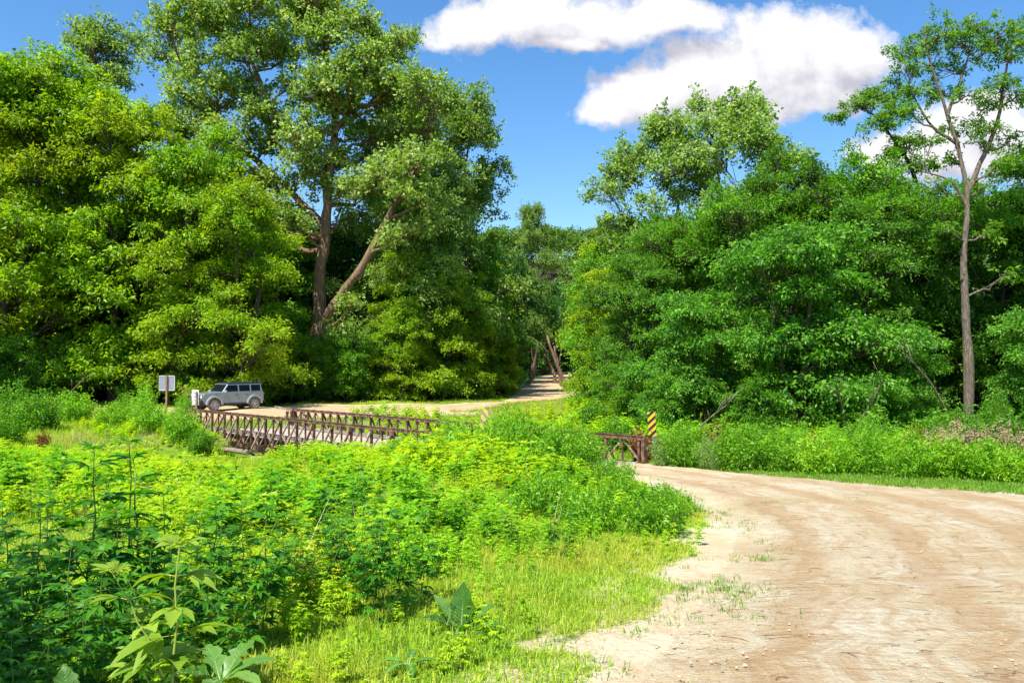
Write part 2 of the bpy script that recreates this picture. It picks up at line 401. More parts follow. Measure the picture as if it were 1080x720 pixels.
def strip(name, Lc, Rc, nu, mat, relief, seed):
    rng = np.random.default_rng(seed)
    n = len(Lc); u = np.linspace(0, 1, nu)
    ed = np.interp(np.arange(n), np.arange(0, n, 3), rng.normal(0, 1, len(range(0, n, 3)))) * .10
    ed2 = np.interp(np.arange(n), np.arange(0, n, 3), rng.normal(0, 1, len(range(0, n, 3)))) * .10
    nrm = (Rc - Lc); nrm /= np.linalg.norm(nrm, axis=1)[:, None]
    A = Lc + nrm * ed[:, None]; B = Rc + nrm * ed2[:, None]
    P = A[:, None, :] * (1 - u)[None, :, None] + B[:, None, :] * u[None, :, None]
    x = P[..., 0].ravel(); y = P[..., 1].ravel()
    e = np.minimum(u, 1 - u)[None, :] * np.ones((n, 1)); e = sst(0, .06, e.ravel())
    z = G(x, y) + .006 + e * relief * (1 + .6 * np.sin(x * 2.1 + y * .7) * np.sin(y * 1.7 - x * .4) + .4 * np.sin(x * 5 + 1) * np.sin(y * 4.3)) * .5
    z -= (1 - e) * .02
    w = np.linalg.norm(Rc - Lc, axis=1).mean()
    seg = np.linalg.norm(np.diff((Lc + Rc) / 2, axis=0), axis=1); s = np.concatenate([[0], np.cumsum(seg)])
    idx = np.arange(n * nu).reshape(n, nu)
    Q = np.stack([idx[:-1, :-1], idx[1:, :-1], idx[1:, 1:], idx[:-1, 1:]], -1).reshape(-1, 4)
    me = np_mesh(name, np.stack([x, y, z], 1), Q, [mat], None, True)
    uvl = me.uv_layers.new(name='UVMap')
    U = np.tile(u, n) * np.repeat(np.linalg.norm(Rc - Lc, axis=1), nu); S = np.repeat(s, nu)
    uvs = np.stack([U, S], 1)[Q.ravel()]
    uvl.data.foreach_set('uv', uvs.astype(np.float32).ravel())
    # face up
    if me.polygons[0].normal.z < 0: me.flip_normals()
    return tag(link(bpy.data.objects.new(name, me)), kind='structure')
strip('dirt_road', ROAD_L, ROAD_R, 90, road_mat('pale sandy dirt'), .045, 3)
strip('dirt_path', PATH_L, PATH_R, 16, road_mat('pale path dirt', False), .02, 4)

# ------------------------------------------------------------------ leaves
def unit(v): return v / (np.linalg.norm(v, axis=-1, keepdims=True) + 1e-9)
def leaf_quads(rng, P, D, N, L, W, fold=.25, curl=.25, tint=None):
    """kite shaped leaves: P base, D along, N normal"""
    n = len(P); S = unit(np.cross(D, N)); N = np.cross(S, D)
    L = np.broadcast_to(L, (n,)) if np.ndim(L) else np.full(n, L); W = np.broadcast_to(W, (n,)) if np.ndim(W) else np.full(n, W)
    L = L[:, None]; W = W[:, None]
    a = P; mid = P + D * L * .42
    l = mid - S * W * .5 + N * W * fold; r = mid + S * W * .5 + N * W * fold
    t = P + D * L - N * L * curl
    V = np.stack([a, r, t, l], 1).reshape(-1, 3)
    Q = np.arange(n * 4).reshape(n, 4)
    T = np.repeat(tint if tint is not None else rng.random(n), 4)
    return V, Q, T

def sprays(rng, C, OUT, k, Rd, L, W, flat=.28, droop=.5, up=.9, jit=.55, tintvar=.5):
    """k leaves in a drooping spray round each centre"""
    n = len(C)
    N = unit(np.array([0, 0, up]) + OUT * .6 + rng.normal(0, .35, (n, 3)))
    t1 = unit(np.cross(N, rng.normal(0, 1, (n, 3)))); t2 = np.cross(N, t1)
    rd = (Rd * rng.uniform(.6, 1.35, n))[:, None]
    r = np.sqrt(rng.random((n, k))) ; th = rng.random((n, k)) * 2 * np.pi
    rad = t1[:, None] * np.cos(th)[..., None] + t2[:, None] * np.sin(th)[..., None]
    # a little elongated outward
    off = rad * (r * rd)[..., None] + N[:, None] * (rng.normal(0, flat, (n, k)) * rd)[..., None]
    off[..., 2] -= droop * (r ** 2) * rd
    P = (C[:, None] + off).reshape(-1, 3)
    D = unit(rad + N[:, None] * 0 + rng.normal(0, jit, (n, k, 3)) - np.array([0, 0, droop * .6])).reshape(-1, 3)
    NN = unit(np.repeat(N, k, 0) + rng.normal(0, jit, (n * k, 3)))
    ct = rng.random(n)
    tint = np.clip(np.repeat(ct, k) * tintvar + rng.random(n * k) * (1 - tintvar) , 0, 1)
    s = rng.uniform(.65, 1.3, n * k)
    return leaf_quads(rng, P, D, NN, L * s, W * s, tint=tint)

def branchlets(rng, C, OUT, k, Rd, L, W, flat=.1, droop=.5, up=.9, jit=.45, tintvar=.5):
    """k leaves along a drooping branchlet that grows outward from each centre"""
    n = len(C)
    A = OUT * np.array([1, 1, .55]) + rng.normal(0, .45, (n, 3)) + np.array([0, 0, .12]); A = unit(A)
    N = unit(np.array([0, 0, up]) + OUT * .35 + rng.normal(0, .3, (n, 3)) - A * (A[:, 2:3]) * .6); B = unit(np.cross(A, N)); N = np.cross(B, A)
    rd = (Rd * rng.uniform(.55, 1.5, n))[:, None]
    t = rng.random((n, k)) ** .85; side = rng.choice([-1, 1], (n, k)); lat = np.abs(rng.normal(0, .30, (n, k))) * (1.15 - .8 * t)
    off = A[:, None] * ((t * 1.9 - .5) * rd)[..., None] + B[:, None] * (side * lat * rd * 1.25)[..., None] + N[:, None] * (rng.normal(0, flat, (n, k)) * rd)[..., None]
    off[..., 2] -= droop * (t ** 2) * rd * .8
    P = (C[:, None] + off).reshape(-1, 3)
    D = unit(A[:, None] * .7 + B[:, None] * side[..., None] * .75 + rng.normal(0, jit, (n, k, 3)) - np.array([0, 0, droop * .7])).reshape(-1, 3)
    NN = unit(np.repeat(N, k, 0) + rng.normal(0, jit, (n * k, 3)))
    ct = rng.random(n)
    tint = np.clip(np.repeat(ct, k) * tintvar + rng.random(n * k) * (1 - tintvar) + .12 * (t.ravel() - .5), 0, 1)
    s = rng.uniform(.65, 1.3, n * k)
    return leaf_quads(rng, P, D, NN, L * s, W * s, tint=tint)

def prisms(A, B, ra, rb):
    """thin three-sided twigs from A to B"""
    n = len(A); d = unit(B - A); x = unit(np.cross(d, np.array([.31, .52, .79]))); y = np.cross(d, x)
    vs = []
    for P, r in ((A, ra), (B, rb)):
        for k in range(3):
            c, s = math.cos(k * 2.0944), math.sin(k * 2.0944)
            vs.append(P + (x * c + y * s) * (np.asarray(r).reshape(-1, 1) if np.ndim(r) else r))
    V = np.stack(vs, 1).reshape(-1, 3)
    b = np.arange(n)[:, None] * 6
    Q = np.concatenate([b + np.array([[k, (k + 1) % 3, 3 + (k + 1) % 3, 3 + k]]) for k in range(3)], 0)
    return V, Q

def np_tube(pts, rad, n=8):
    pts = np.asarray(pts, float); m = len(pts)
    d = np.gradient(pts, axis=0); d = unit(d); x = unit(np.cross(d, np.array([.2, .95, .12]))); y = np.cross(d, x)
    th = np.arange(n) * 2 * np.pi / n
    V = pts[:, None] + (x[:, None] * np.cos(th)[None, :, None] + y[:, None] * np.sin(th)[None, :, None]) * np.asarray(rad)[:, None, None]
    idx = np.arange(m * n).reshape(m, n)
    Q = np.stack([idx[:-1], np.roll(idx[:-1], -1, 1), np.roll(idx[1:], -1, 1), idx[1:]], -1).reshape(-1, 4)
    return V.reshape(-1, 3), Q

class Acc:
    def __init__(s): s.V = []; s.Q = []; s.T = []; s.n = 0
    def add(s, V, Q, T=None):
        s.V.append(V); s.Q.append(Q + s.n); s.n += len(V)
        if T is not None: s.T.append(T)
    def arr(s): return np.concatenate(s.V), np.concatenate(s.Q), (np.concatenate(s.T) if s.T else None)

def bend(a, b, rng, n=7, wob=.06, lift=.12):
    a = np.asarray(a, float); b = np.asarray(b, float); t = np.linspace(0, 1, n)[:, None]
    L = np.linalg.norm(b - a)
    p = a + (b - a) * t + np.array([0, 0, 1]) * (np.sin(np.pi * t) * -lift * L)
    w = rng.normal(0, wob * L, (n, 3)) * np.sin(np.pi * t) * .6
    return p + w

def tree_meshes(name, seed, trunks, lobes, leafmat, barkmat, clus=34, k=26, Rd=.75, L=.22, W=.12, droop=.5, jit=.55, flat=.28,
                shell=.25, limb_from=None, strag=.28, limb_r=.09, up=.9, tintvar=.5, twig=.016, round_=False, plate=0.0):
    """trunks: [(points, radii)], lobes: [(centre, (rx,ry,rz))]; every lobe hangs on a limb, every spray on a twig"""
    rng = np.random.default_rng(seed)
    tr = Acc(); cr = Acc()
    skel = []
    for pts, rad in trunks:
        pts = np.array(pts, float)
        n = max(10, len(pts) * 4)
        pp = catmull(pts, n); rr = np.interp(np.linspace(0, 1, n), np.linspace(0, 1, len(rad)), rad)
        pp[1:-1] += rng.normal(0, .045, (n - 2, 3)) * rr[1:-1, None] * 3
        rr = rr * (1 + rng.normal(0, .09, n))
        tr.add(*np_tube(pp, rr, 10)); skel.append((pp, rr))
    allp = np.concatenate([s[0] for s in skel]); allr = np.concatenate([s[1] for s in skel])
    for c, r in lobes:
        c = np.array(c, float); r = np.array(r, float)
        cost = np.linalg.norm(allp - c, axis=1) + 1.6 * np.maximum(0, allp[:, 2] - c[2] + .35 * np.linalg.norm(allp[:, :2] - c[:2], axis=1))
        j = int(np.argmin(cost)); p0 = allp[j]; r0 = min(allr[j] * .7, limb_r * (1 + .12 * np.linalg.norm(c - p0)))
        lp = bend(p0, c + np.array([0, 0, r[2] * .2]), rng, 8, .05, .10)
        tr.add(*np_tube(lp, np.linspace(r0, max(.02, r0 * .25), 8), 6))
        vol = float(np.mean(r))
        n = max(6, int(clus * vol ** 1.7 / 3.2))
        u = unit(rng.normal(0, 1, (n, 3))); u[:, 2] = np.where(u[:, 2] < -.55, -u[:, 2], u[:, 2])
        rad = rng.uniform(shell, 1.0, n) ** .7
        k2 = rng.random(n) < strag; rad[k2] *= rng.uniform(1.1, 1.55, k2.sum())
        P = c + u * r * rad[:, None]
        if plate: P[:, 2] = c[2] + np.abs(P[:, 2] - c[2]) * 1.1 - plate * r[2] * (((P[:, :2] - c[:2]) / r[:2]) ** 2).sum(1)
        jj = rng.integers(3, 8, n); A = lp[jj]
        Mid = A * .5 + P * .5 + rng.normal(0, .05, (n, 3)) * vol - np.array([0, 0, .08 * vol])
        tr.add(*prisms(A, Mid, twig * 1.8, twig * 1.2)); tr.add(*prisms(Mid, P, twig * 1.2, twig * .5))
        P2 = P * .72 + Mid * .28
        out = unit(u * r)
        V, Qq, T = (sprays if round_ else branchlets)(rng, np.concatenate([P, P2]), np.concatenate([out, out]), k, Rd, L, W, flat, droop, up, jit, tintvar)
        cr.add(V, Qq, T)
    V, Qq, _ = tr.arr(); tm = np_mesh(name + '_trunk', V, Qq, [barkmat], None, True)
    V, Qq, T = cr.arr(); cm = np_mesh(name + '_crown', V, Qq, [leafmat], {'tint': T})
    return tm, cm

def auto_tree(seed, H, zb, rx, nl, tr=.25, ry=None, lean=(0, 0), flatb=0, forks=1, rough=.35, drop=.12):
    rng = np.random.default_rng(seed); ry = ry or rx
    trunks = []
    for f in range(forks):
        a = rng.uniform(0, 6.28); sp = rx * .35 if forks > 1 else 0
        pts = [(0, 0, -.4)]; rad = [tr * 1.35]
        for i in range(1, 6):
            t = i / 5
            pts.append((lean[0] * t + math.cos(a + f * 2.6) * sp * t + rng.normal(0, .018 * H) * t, lean[1] * t + math.sin(a + f * 2.6) * sp * t + rng.normal(0, .018 * H) * t, H * (.86 - .12 * f) * t)); rad.append(tr * (1 - .2 * f) * (1 - t) ** .8 + .03)
        trunks.append((pts, rad))
    ph = rng.uniform(0, 6.28, 6); lobes = []
    def env(a, t):                                  # uneven outline: bulges and bays round the crown
        return 1 + rough * (math.sin(2 * a + ph[0] + 5 * t) * .5 + math.sin(3 * a + ph[1] - 7 * t) * .45 + math.sin(9 * t + ph[2]) * .35)
    for i in range(nl):
        if rng.random() < drop: continue
        t = (i + .5) / nl; z = zb + (H - zb) * t
        prof = max(.12, 1 - ((t - .42) / .66) ** 2) ** .5
        a = i * 2.39996 + rng.uniform(-.6, .6)
        f = rng.uniform(.35, .9) * max(.35, env(a, t))
        lr = rx * rng.choice([.16, .22, .28, .36]) * rng.uniform(.85, 1.15)
        c = (math.cos(a) * rx * prof * f + lean[0] * t, math.sin(a) * ry * prof * f + lean[1] * t, z - lr * .5 + rng.normal(0, .025 * H))
        if flatb and rng.random() < .7: lobes.append((c, (lr * rng.uniform(1.1, 1.7), lr * rng.uniform(1.1, 1.7), lr * rng.uniform(.35, .65))))
        else: lobes.append((c, (lr * rng.uniform(.9, 1.3), lr * rng.uniform(.9, 1.3), lr * rng.uniform(.6, 1.05))))
    for f in range(3 if H > 9 else 1):
        e = np.array(trunks[f % forks][0][-1]); lobes.append(((e[0] + rng.normal(0, rx * .2), e[1] + rng.normal(0, rx * .2), H - rx * rng.uniform(.1, .5)), (rx * .2, rx * .2, rx * .32)))
    return trunks, lobes

def plant(name, meshes, loc, rz=0, s=1.0, label='', cat='tree', group=None):
    e = empty(name, loc, rz, s); tag(e, label, cat, group)
    for nm, me in meshes: link(bpy.data.objects.new(nm, me), e)
    return e

TM = {}
def template(key, *a, **k):
    TM[key] = tree_meshes(key, *a, **k)
def tree(key, kind_name, px, d, s, rz, label, group=None, x=None):
    xx = X(px, d) if x is None else x
    tm, cm = TM[key]
    return plant(kind_name, [('trunk', tm), ('crown', cm)], (xx, d, Gs(xx, d) - .05), rz, s, label, 'tree', group)

# ------------------------------------------------------------------ tree kinds
# the tall cottonwood, with its two big trunks
def P3(px, py, d, d0, x0):            # image point at distance d -> local coords of a tree standing at (x0,d0)
    return (X(px, d) - x0, d - d0, Zp(py, d) - Gs(x0, d0))
hd = 69.0; hx = X(338, hd)
hp = lambda px, py, dd=0: P3(px, py, hd + dd, hd, hx)
hero_tr = [([(0, 0, -.4), hp(336, 350), hp(338, 290), hp(343, 235), hp(346, 185), hp(352, 130, 1), hp(345, 70, 2), hp(330, 15, 2)], [.85, .62, .52, .45, .38, .28, .18, .07]),
           ([hp(337, 370), hp(350, 325, -2), hp(380, 283, -3), hp(402, 240, -3), hp(430, 190, -3), hp(455, 150, -2)], [.46, .44, .36, .28, .17, .06]),
           ([hp(346, 190), hp(310, 150, 1), hp(285, 110, 1), hp(262, 60, 2), hp(250, 20, 2)], [.36, .30, .24, .16, .06]),
           ([hp(343, 240, 1), hp(300, 195, 2), hp(265, 165, 3), hp(228, 140, 3), hp(195, 80, 4)], [.36, .32, .27, .2, .07]),
           ([hp(350, 140), hp(385, 90, 2), hp(410, 50, 2), hp(420, 25, 2)], [.3, .22, .14, .05])]
rng0 = np.random.default_rng(8)
hl = [(hp(425, 205, -5), (2.2, 2.0, 1.4)), (hp(445, 165, -5), (2.4, 2.0, 1.6)), (hp(400, 185, -4), (2.0, 2.0, 1.3)), (hp(460, 205, -4), (2.0, 2.0, 1.5)), (hp(415, 250, -5.5), (1.3, 1.3, .9)), (hp(355, 262, -4), (1.2, 1.2, .8)), (hp(325, 300, -4), (1.3, 1.3, .8)), (hp(372, 320, -5), (1.2, 1.2, .8)), (hp(440, 240, -4), (2.0, 2.0, 1.3))]
for px, py, r in [(180, 25, 2.2), (205, 60, 2.4), (190, 100, 2.3), (225, 20, 2.6), (235, 95, 2.6), (250, 50, 2.6), (265, 0, 2.8), (275, 120, 2.4), (290, 55, 2.6), (300, 10, 2.8), (225, 150, 2.6),
                  (330, 90, 2.6), (340, 35, 2.8), (325, -5, 2.4), (360, 110, 2.6), (380, 60, 2.8), (375, 15, 2.4), (410, 90, 2.6), (418, 50, 2.4), (440, 85, 2.2), (400, 140, 2.6), (310, 145, 2.2),
                  (275, 195, 2.2), (440, 130, 2.4), (395, 195, 2.6), (365, 165, 2.0), (200, 185, 2.4), (350, -15, 2.4), (245, -10, 2.2), (200, 0, 2.0), (310, 235, 1.8), (425, 175, 2.6), (455, 105, 2)]:
    hl.append((hp(px + rng0.uniform(-4, 4), py, rng0.uniform(-3.5, 5)), (r * .95, r, r * .72)))
for gx_ in range(172, 452, 27):
    for gy_ in range(-22, 236, 27):
        px, py = gx_ + rng0.uniform(-11, 11), gy_ + rng0.uniform(-11, 11)
        if rng0.random() < .16 or (gx_ > 385 and gy_ < 30) or (gx_ > 420 and gy_ < 60) or (gx_ < 200 and gy_ > 150): continue
        hl.append((hp(px, py, rng0.uniform(-4, 5)), tuple(rng0.uniform(1.0, 2.0) * np.array([1.05, 1.05, .75]))))
hl = [(c_, r_) for c_, r_ in hl if not (math.hypot((c_[0] - hp(372, 290)[0]), (c_[2] - hp(372, 290)[2])) < 3.0 or (abs(c_[0] - hp(340, 250)[0]) < 1.6 and c_[2] < hp(340, 215)[2]))]
hl = [(c_, tuple(np.array(r_) * .88)) for c_, r_ in hl]
template('hero', 11, hero_tr, hl, M['cottonwood'], M['barkwarm'], clus=38, k=18, Rd=.62, L=.28, W=.21, droop=.25, jit=.9, flat=.35, shell=.2, limb_r=.12, up=.4, twig=.022)
def mk(key, seed, a, kw, mat, bk, **k):
    t_, l_ = auto_tree(seed, *a, **kw); template(key, seed, t_, l_, M[mat], M[bk], **k)
CW = dict(jit=.85, flat=.35, up=.4, droop=.3, limb_r=.12, twig=.022)
mk('cottonwood', 21, (31, 6, 5.8, 60, .5), dict(forks=2, rough=.4), 'cottonwood', 'bark', clus=38, k=18, Rd=.65, L=.28, W=.2, **CW)
mk('poplar', 22, (37, 13, 4.8, 40, .40), dict(forks=2, rough=.4), 'cottonwood', 'bark', clus=42, k=16, Rd=.62, L=.28, W=.2, **CW)
mk('ash', 31, (24, 2.5, 6.0, 56, .34), dict(flatb=1, forks=2, rough=.45), 'yellowgreen', 'barkdark', clus=32, k=24, Rd=.72, L=.32, W=.13, droop=.55, plate=.4)
mk('ash2', 32, (20, 2, 5.4, 50, .30), dict(flatb=1, forks=2, rough=.45), 'yellowgreen', 'barkdark', clus=34, k=24, Rd=.70, L=.30, W=.12, droop=.65, plate=.4)
mk('ash3', 35, (22, 2, 4.4, 46, .30), dict(flatb=1, forks=2, rough=.5), 'lime', 'bark', clus=38, k=24, Rd=.68, L=.30, W=.13, droop=.6, plate=.4)
mk('maple', 33, (17, 1.5, 4.8, 46, .28), dict(flatb=1, forks=2, rough=.45), 'green', 'bark', clus=36, k=22, Rd=.68, L=.28, W=.15, droop=.5, plate=.4)
mk('willow', 34, (18, 5, 5.6, 50, .30), dict(forks=2, rough=.55, drop=.2), 'willow', 'bark', clus=40, k=22, Rd=.72, L=.28, W=.09, droop=.8)
mk('locust', 41, (15, 3.2, 4.4, 50, .20), dict(flatb=1, forks=2, rough=.5), 'green', 'bark', clus=72, k=22, Rd=.44, L=.20, W=.085, droop=.5, twig=.012, plate=.4)
mk('locust2', 51, (16, 4.6, 3.6, 44, .18), dict(flatb=1, forks=2, rough=.55, drop=.18), 'green2', 'bark', clus=80, k=22, Rd=.42, L=.20, W=.085, droop=.5, twig=.012, plate=.4)
mk('walnut', 42, (15.5, 4.5, 4.2, 46, .20), dict(flatb=1, forks=3, rough=.55, drop=.2), 'deepgreen', 'barkdark', clus=70, k=22, Rd=.46, L=.21, W=.09, droop=.6, twig=.012, plate=.4)
mk('boxelder', 43, (10, 1.6, 3.7, 40, .15), dict(flatb=1, forks=3, rough=.5), 'tealgreen', 'bark', clus=92, k=22, Rd=.42, L=.19, W=.085, droop=.6, twig=.010, plate=.4)
mk('sapling', 44, (7, .5, 2.6, 28, .09), dict(flatb=1, forks=2, rough=.5), 'green', 'barkdark', clus=84, k=18, Rd=.42, L=.2, W=.09, droop=.5, twig=.010, plate=.4)
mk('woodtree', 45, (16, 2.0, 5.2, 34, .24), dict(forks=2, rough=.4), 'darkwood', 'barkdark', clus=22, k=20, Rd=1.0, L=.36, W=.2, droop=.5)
mk('tunnel', 47, (16, 5.5, 4.6, 40, .30), dict(forks=2, rough=.4), 'green', 'bark', clus=30, k=20, Rd=.85, L=.34, W=.18, droop=.5)
mk('tunnel2', 48, (18, 5.0, 4.8, 42, .32), dict(forks=2, rough=.4), 'lime', 'bark', clus=30, k=20, Rd=.85, L=.34, W=.18, droop=.5)
mk('aspen', 49, (26, 10, 5.2, 60, .34), dict(forks=3, rough=.6, drop=.3), 'aspen', 'bark', clus=44, k=13, Rd=.5, L=.26, W=.2, jit=.9, flat=.4, up=.4, droop=.2)
mk('lime', 46, (14, 1.2, 4.2, 44, .24), dict(flatb=1, forks=2, rough=.5), 'lime', 'barkdark', clus=50, k=22, Rd=.58, L=.24, W=.12, droop=.55, plate=.4)

# ------------------------------------------------------------------ left wood
e = tree('hero', 'cottonwood_tree', 338, hd, 1.0, 0, 'tallest cottonwood, thick brown trunk with a second trunk leaning right')
LT = [
 ('ash', 'ash_tree', 14, 61, 1.08, .4, 'yellow green ash tree at the left end of the wood, above the low shrubs'),
 ('poplar', 'poplar_tree', 108, 80, .98, 1.0, 'thin grey green poplar topping the ash trees, left of the tallest cottonwood'),
 ('ash', 'ash_tree', 120, 62, .98, 2.4, 'yellow green ash tree directly above the grey notice sign, against a sky gap'),
 ('ash3', 'ash_tree', 190, 61, .92, 3.3, 'yellow green ash tree whose lowest branches hang left of the parked car'),
 ('ash2', 'ash_tree', 257, 60.5, .84, 5.1, 'brightest yellow ash tree, drooping down behind the parked car'),
 ('ash3', 'ash_tree', 66, 64, 1.08, 1.2, 'greener ash tree between the left end ash and the sky gap'),
 ('ash', 'ash_tree', 30, 69, 1.12, 2.2, 'tall ash tree behind the left end one, topping the wood at the far left'),
 ('ash3', 'ash_tree', 232, 66, .95, .8, 'green ash tree standing behind the brightest yellow one'),
 ('willow', 'willow_tree', 432, 72, 1.12, .9, 'pale silvery willow right of the leaning cottonwood trunk'),
 ('cottonwood', 'cottonwood_tree', 482, 79, .98, .5, 'slimmer cottonwood with rounded top, right of the tallest one beside the open sky'),
 ('cottonwood', 'cottonwood_tree', 430, 84, .98, 2.8, 'cottonwood standing behind the pale silvery willow'),
 ('maple', 'maple_tree', 298, 72, .85, 2.0, 'green maple under the tallest cottonwood, left of its trunk'),
 ('maple', 'maple_tree', 388, 74, .72, 3.6, 'green maple below the leaning cottonwood trunk'),
 ('lime', 'young_tree', 425, 67, .60, 5.4, 'bright green young tree standing below the pale willow crown'),
 ('ash3', 'ash_tree', 425, 69, .60, 4.9, 'low green ash below the leaning cottonwood trunk, at the edge of the path'),
 ('lime', 'young_tree', 492, 73, .78, 3.3, 'yellow green young tree right of the low green ash at the path edge'),
 ('lime', 'young_tree', 530, 82, .50, 1.3, 'small bright young tree nearest the left side of the tunnel mouth'),
 ('ash3', 'ash_tree', 500, 86, .74, 2.9, 'green ash just left of the tunnel mouth'),
 ('lime', 'young_tree', 466, 70, .84, 1.1, 'bright yellow green young tree below the slimmer cottonwood'),
 ('maple', 'maple_tree', 494, 84, .92, 4.4, 'green maple at the left shoulder of the tree tunnel'),
 ('lime', 'young_tree', 508, 88, .84, 2.9, 'low yellow green tree above the small white sign at the tunnel'),
 ('maple', 'maple_tree', 517, 104, .9, .2, 'maple leaning over the left side of the tree tunnel'),
 ('cottonwood', 'cottonwood_tree', 562, 135, (.62, .62, .95), 1.9, 'small far cottonwood top poking out left of the hill in the gap'),
]
for key, nm, px, d, s, rz, lab in LT: tree(key, nm, px, d, s, rz, lab)
# rows standing behind and between
rngw = random.Random(5)
for i, (px, d) in enumerate([(-60, 66), (-25, 76), (30, 78), (75, 86), (150, 74), (215, 72), (240, 84), (290, 80), (330, 84), (375, 82), (160, 92), (45, 95), (415, 95), (460, 95), (500, 100), (520, 118), (-80, 85), (-10, 98), (270, 98), (350, 100), (-130, 66), (-190, 72), (-250, 64), (-310, 70), (-160, 84), (-270, 86), (-370, 66)]):
    tree('woodtree', 'woodland_tree', px, d, rngw.uniform(1.0, 1.25), rngw.uniform(0, 6.2), 'tree coloured dark for shade deep behind the front row of the left wood', 'trees deep in the left wood')
rngw.random()
ST = [(15, 57.5, .75, 'dark sapling behind the shrubs at the far left edge'), (75, 60, .7, 'shaded sapling behind the bare twigs left of the notice sign'),
      (150, 61, .7, 'shaded sapling directly behind the grey notice sign'), (205, 62.5, .7, 'shaded sapling left behind the parked car\'s bonnet'),
      (270, 63.5, .75, 'shaded sapling behind the rear of the parked car'), (318, 65, .8, 'sapling just right of the parked car, left of the cottonwood foot'),
      (365, 66.5, .85, 'sapling right of the cottonwood foot at the wood\'s edge'), (410, 69, .9, 'sapling below the pale willow at the edge of the path'),
      (448, 71, .8, 'sapling between the willow and the young lime coloured tree'), (488, 76, .85, 'sapling below the maple at the tunnel\'s left shoulder'),
      (512, 78, .62, 'leafy sapling right behind the small white sign'), (-30, 57, .85, 'sapling half outside the picture at the far left')]
for i, (px, d, s, lab) in enumerate(ST): tree('sapling', 'sapling', px, d, s, i * 1.3, lab)

# ------------------------------------------------------------------ right wood
RT = [
 ('maple', 'maple_tree', 634, 65, .68, 1.4, 'light green maple whose crown hangs over the right mouth of the tree tunnel'),
 ('lime', 'young_tree', 646, 57, .72, 2.2, 'yellow green tree left of the striped marker, right of the grass clearing'),
 ('locust2', 'locust_tree', 672, 50, .68, .3, 'dark olive locust standing left above the yellow and black striped marker'),
 ('locust', 'locust_tree', 722, 49, .80, 1.9, 'green locust standing right above the yellow and black striped marker'),
 ('walnut', 'walnut_tree', 672, 44, .60, 1.7, 'low dark walnut just behind the striped marker'),
 ('locust', 'locust_tree', 782, 47, .88, 2.7, 'bright green locust in front of the right pale poplar'),
 ('boxelder', 'box_elder_tree', 738, 38.5, .72, 4.0, 'blue green box elder with low boughs, right of the striped marker'),
 ('boxelder', 'box_elder_tree', 840, 37, 1.02, .8, 'pale blue green box elder in the middle of the right wood, nearest the road'),
 ('locust2', 'locust_tree', 842, 47, .98, 3.1, 'dark olive locust rising behind the pale blue green box elder'),
 ('locust', 'locust_tree', 905, 46, 1.0, 5.3, 'tallest bright green locust left of the slender bare trunk'),
 ('walnut', 'walnut_tree', 905, 39.5, .74, 2.2, 'shaded walnut showing thin dark stems, left of the slender bare trunk'),
 ('walnut', 'walnut_tree', 962, 44, .84, 4.2, 'dark walnut filling the wood just left of the slender bare trunk'),
 ('boxelder', 'box_elder_tree', 948, 37.0, .55, 5.6, 'small blue green box elder at the foot of the slender bare trunk'),
 ('locust', 'locust_tree', 1056, 42, .86, 1.2, 'green locust at the right edge of the picture behind the slender trunk'),
 ('walnut', 'walnut_tree', 1105, 42, .98, .2, 'dark walnut half outside the picture at the right edge'),
 ('boxelder', 'box_elder_tree', 1105, 34.5, .62, 2.9, 'low box elder at the right edge above the fallen branch'),
 ('aspen', 'poplar_tree', 696, 70, (1.0, 1.0, .95), 4.1, 'left one of the two pale poplars rising behind the right wood'),
 ('aspen', 'poplar_tree', 778, 67, (1.1, 1.1, .99), 5.7, 'right one of the two pale poplars rising behind the right wood'),
]
for key, nm, px, d, s, rz, lab in RT: tree(key, nm, px, d, s, rz, lab)
for i, (px, d, s) in enumerate([(655, 72, .85), (700, 60, .8), (745, 58, .85), (800, 56, .9), (850, 58, .85), (895, 55, .9), (950, 56, .9), (1005, 54, .85), (1050, 52, .8), (1100, 54, .85), (640, 84, .8), (720, 74, .8), (800, 72, .9), (880, 70, .9), (960, 68, .9), (1040, 66, .9), (1120, 46, .8), (1150, 60, .9)]):
    tree('woodtree', 'woodland_tree', px, d, s, rngw.uniform(0, 6.2), 'tree coloured dark for shade deep behind the front row of the right wood', 'trees deep in the right wood')
ST = [(645, 50, .5, 'leafy sapling at the left end of the right wood, beside the clearing'), (668, 41, .42, 'small sapling just left behind the striped marker'),
      (705, 38, .48, 'sapling just right behind the striped marker'), (800, 36, .5, 'sapling between the two blue green box elders'),
      (880, 36, .5, 'shaded sapling below the walnut with thin stems'), (935, 35, .45, 'sapling just left of the slender trunk\'s foot'),
      (1000, 33, .26, 'sapling hiding the base of the slender bare trunk'), (1050, 34, .30, 'sapling right of the slender trunk\'s foot'), (634, 61, .5, 'small sapling at the right mouth of the tree tunnel')]
for i, (px, d, s, lab) in enumerate(ST): tree('sapling', 'sapling', px, d, s, i * 1.7 + .4, lab)

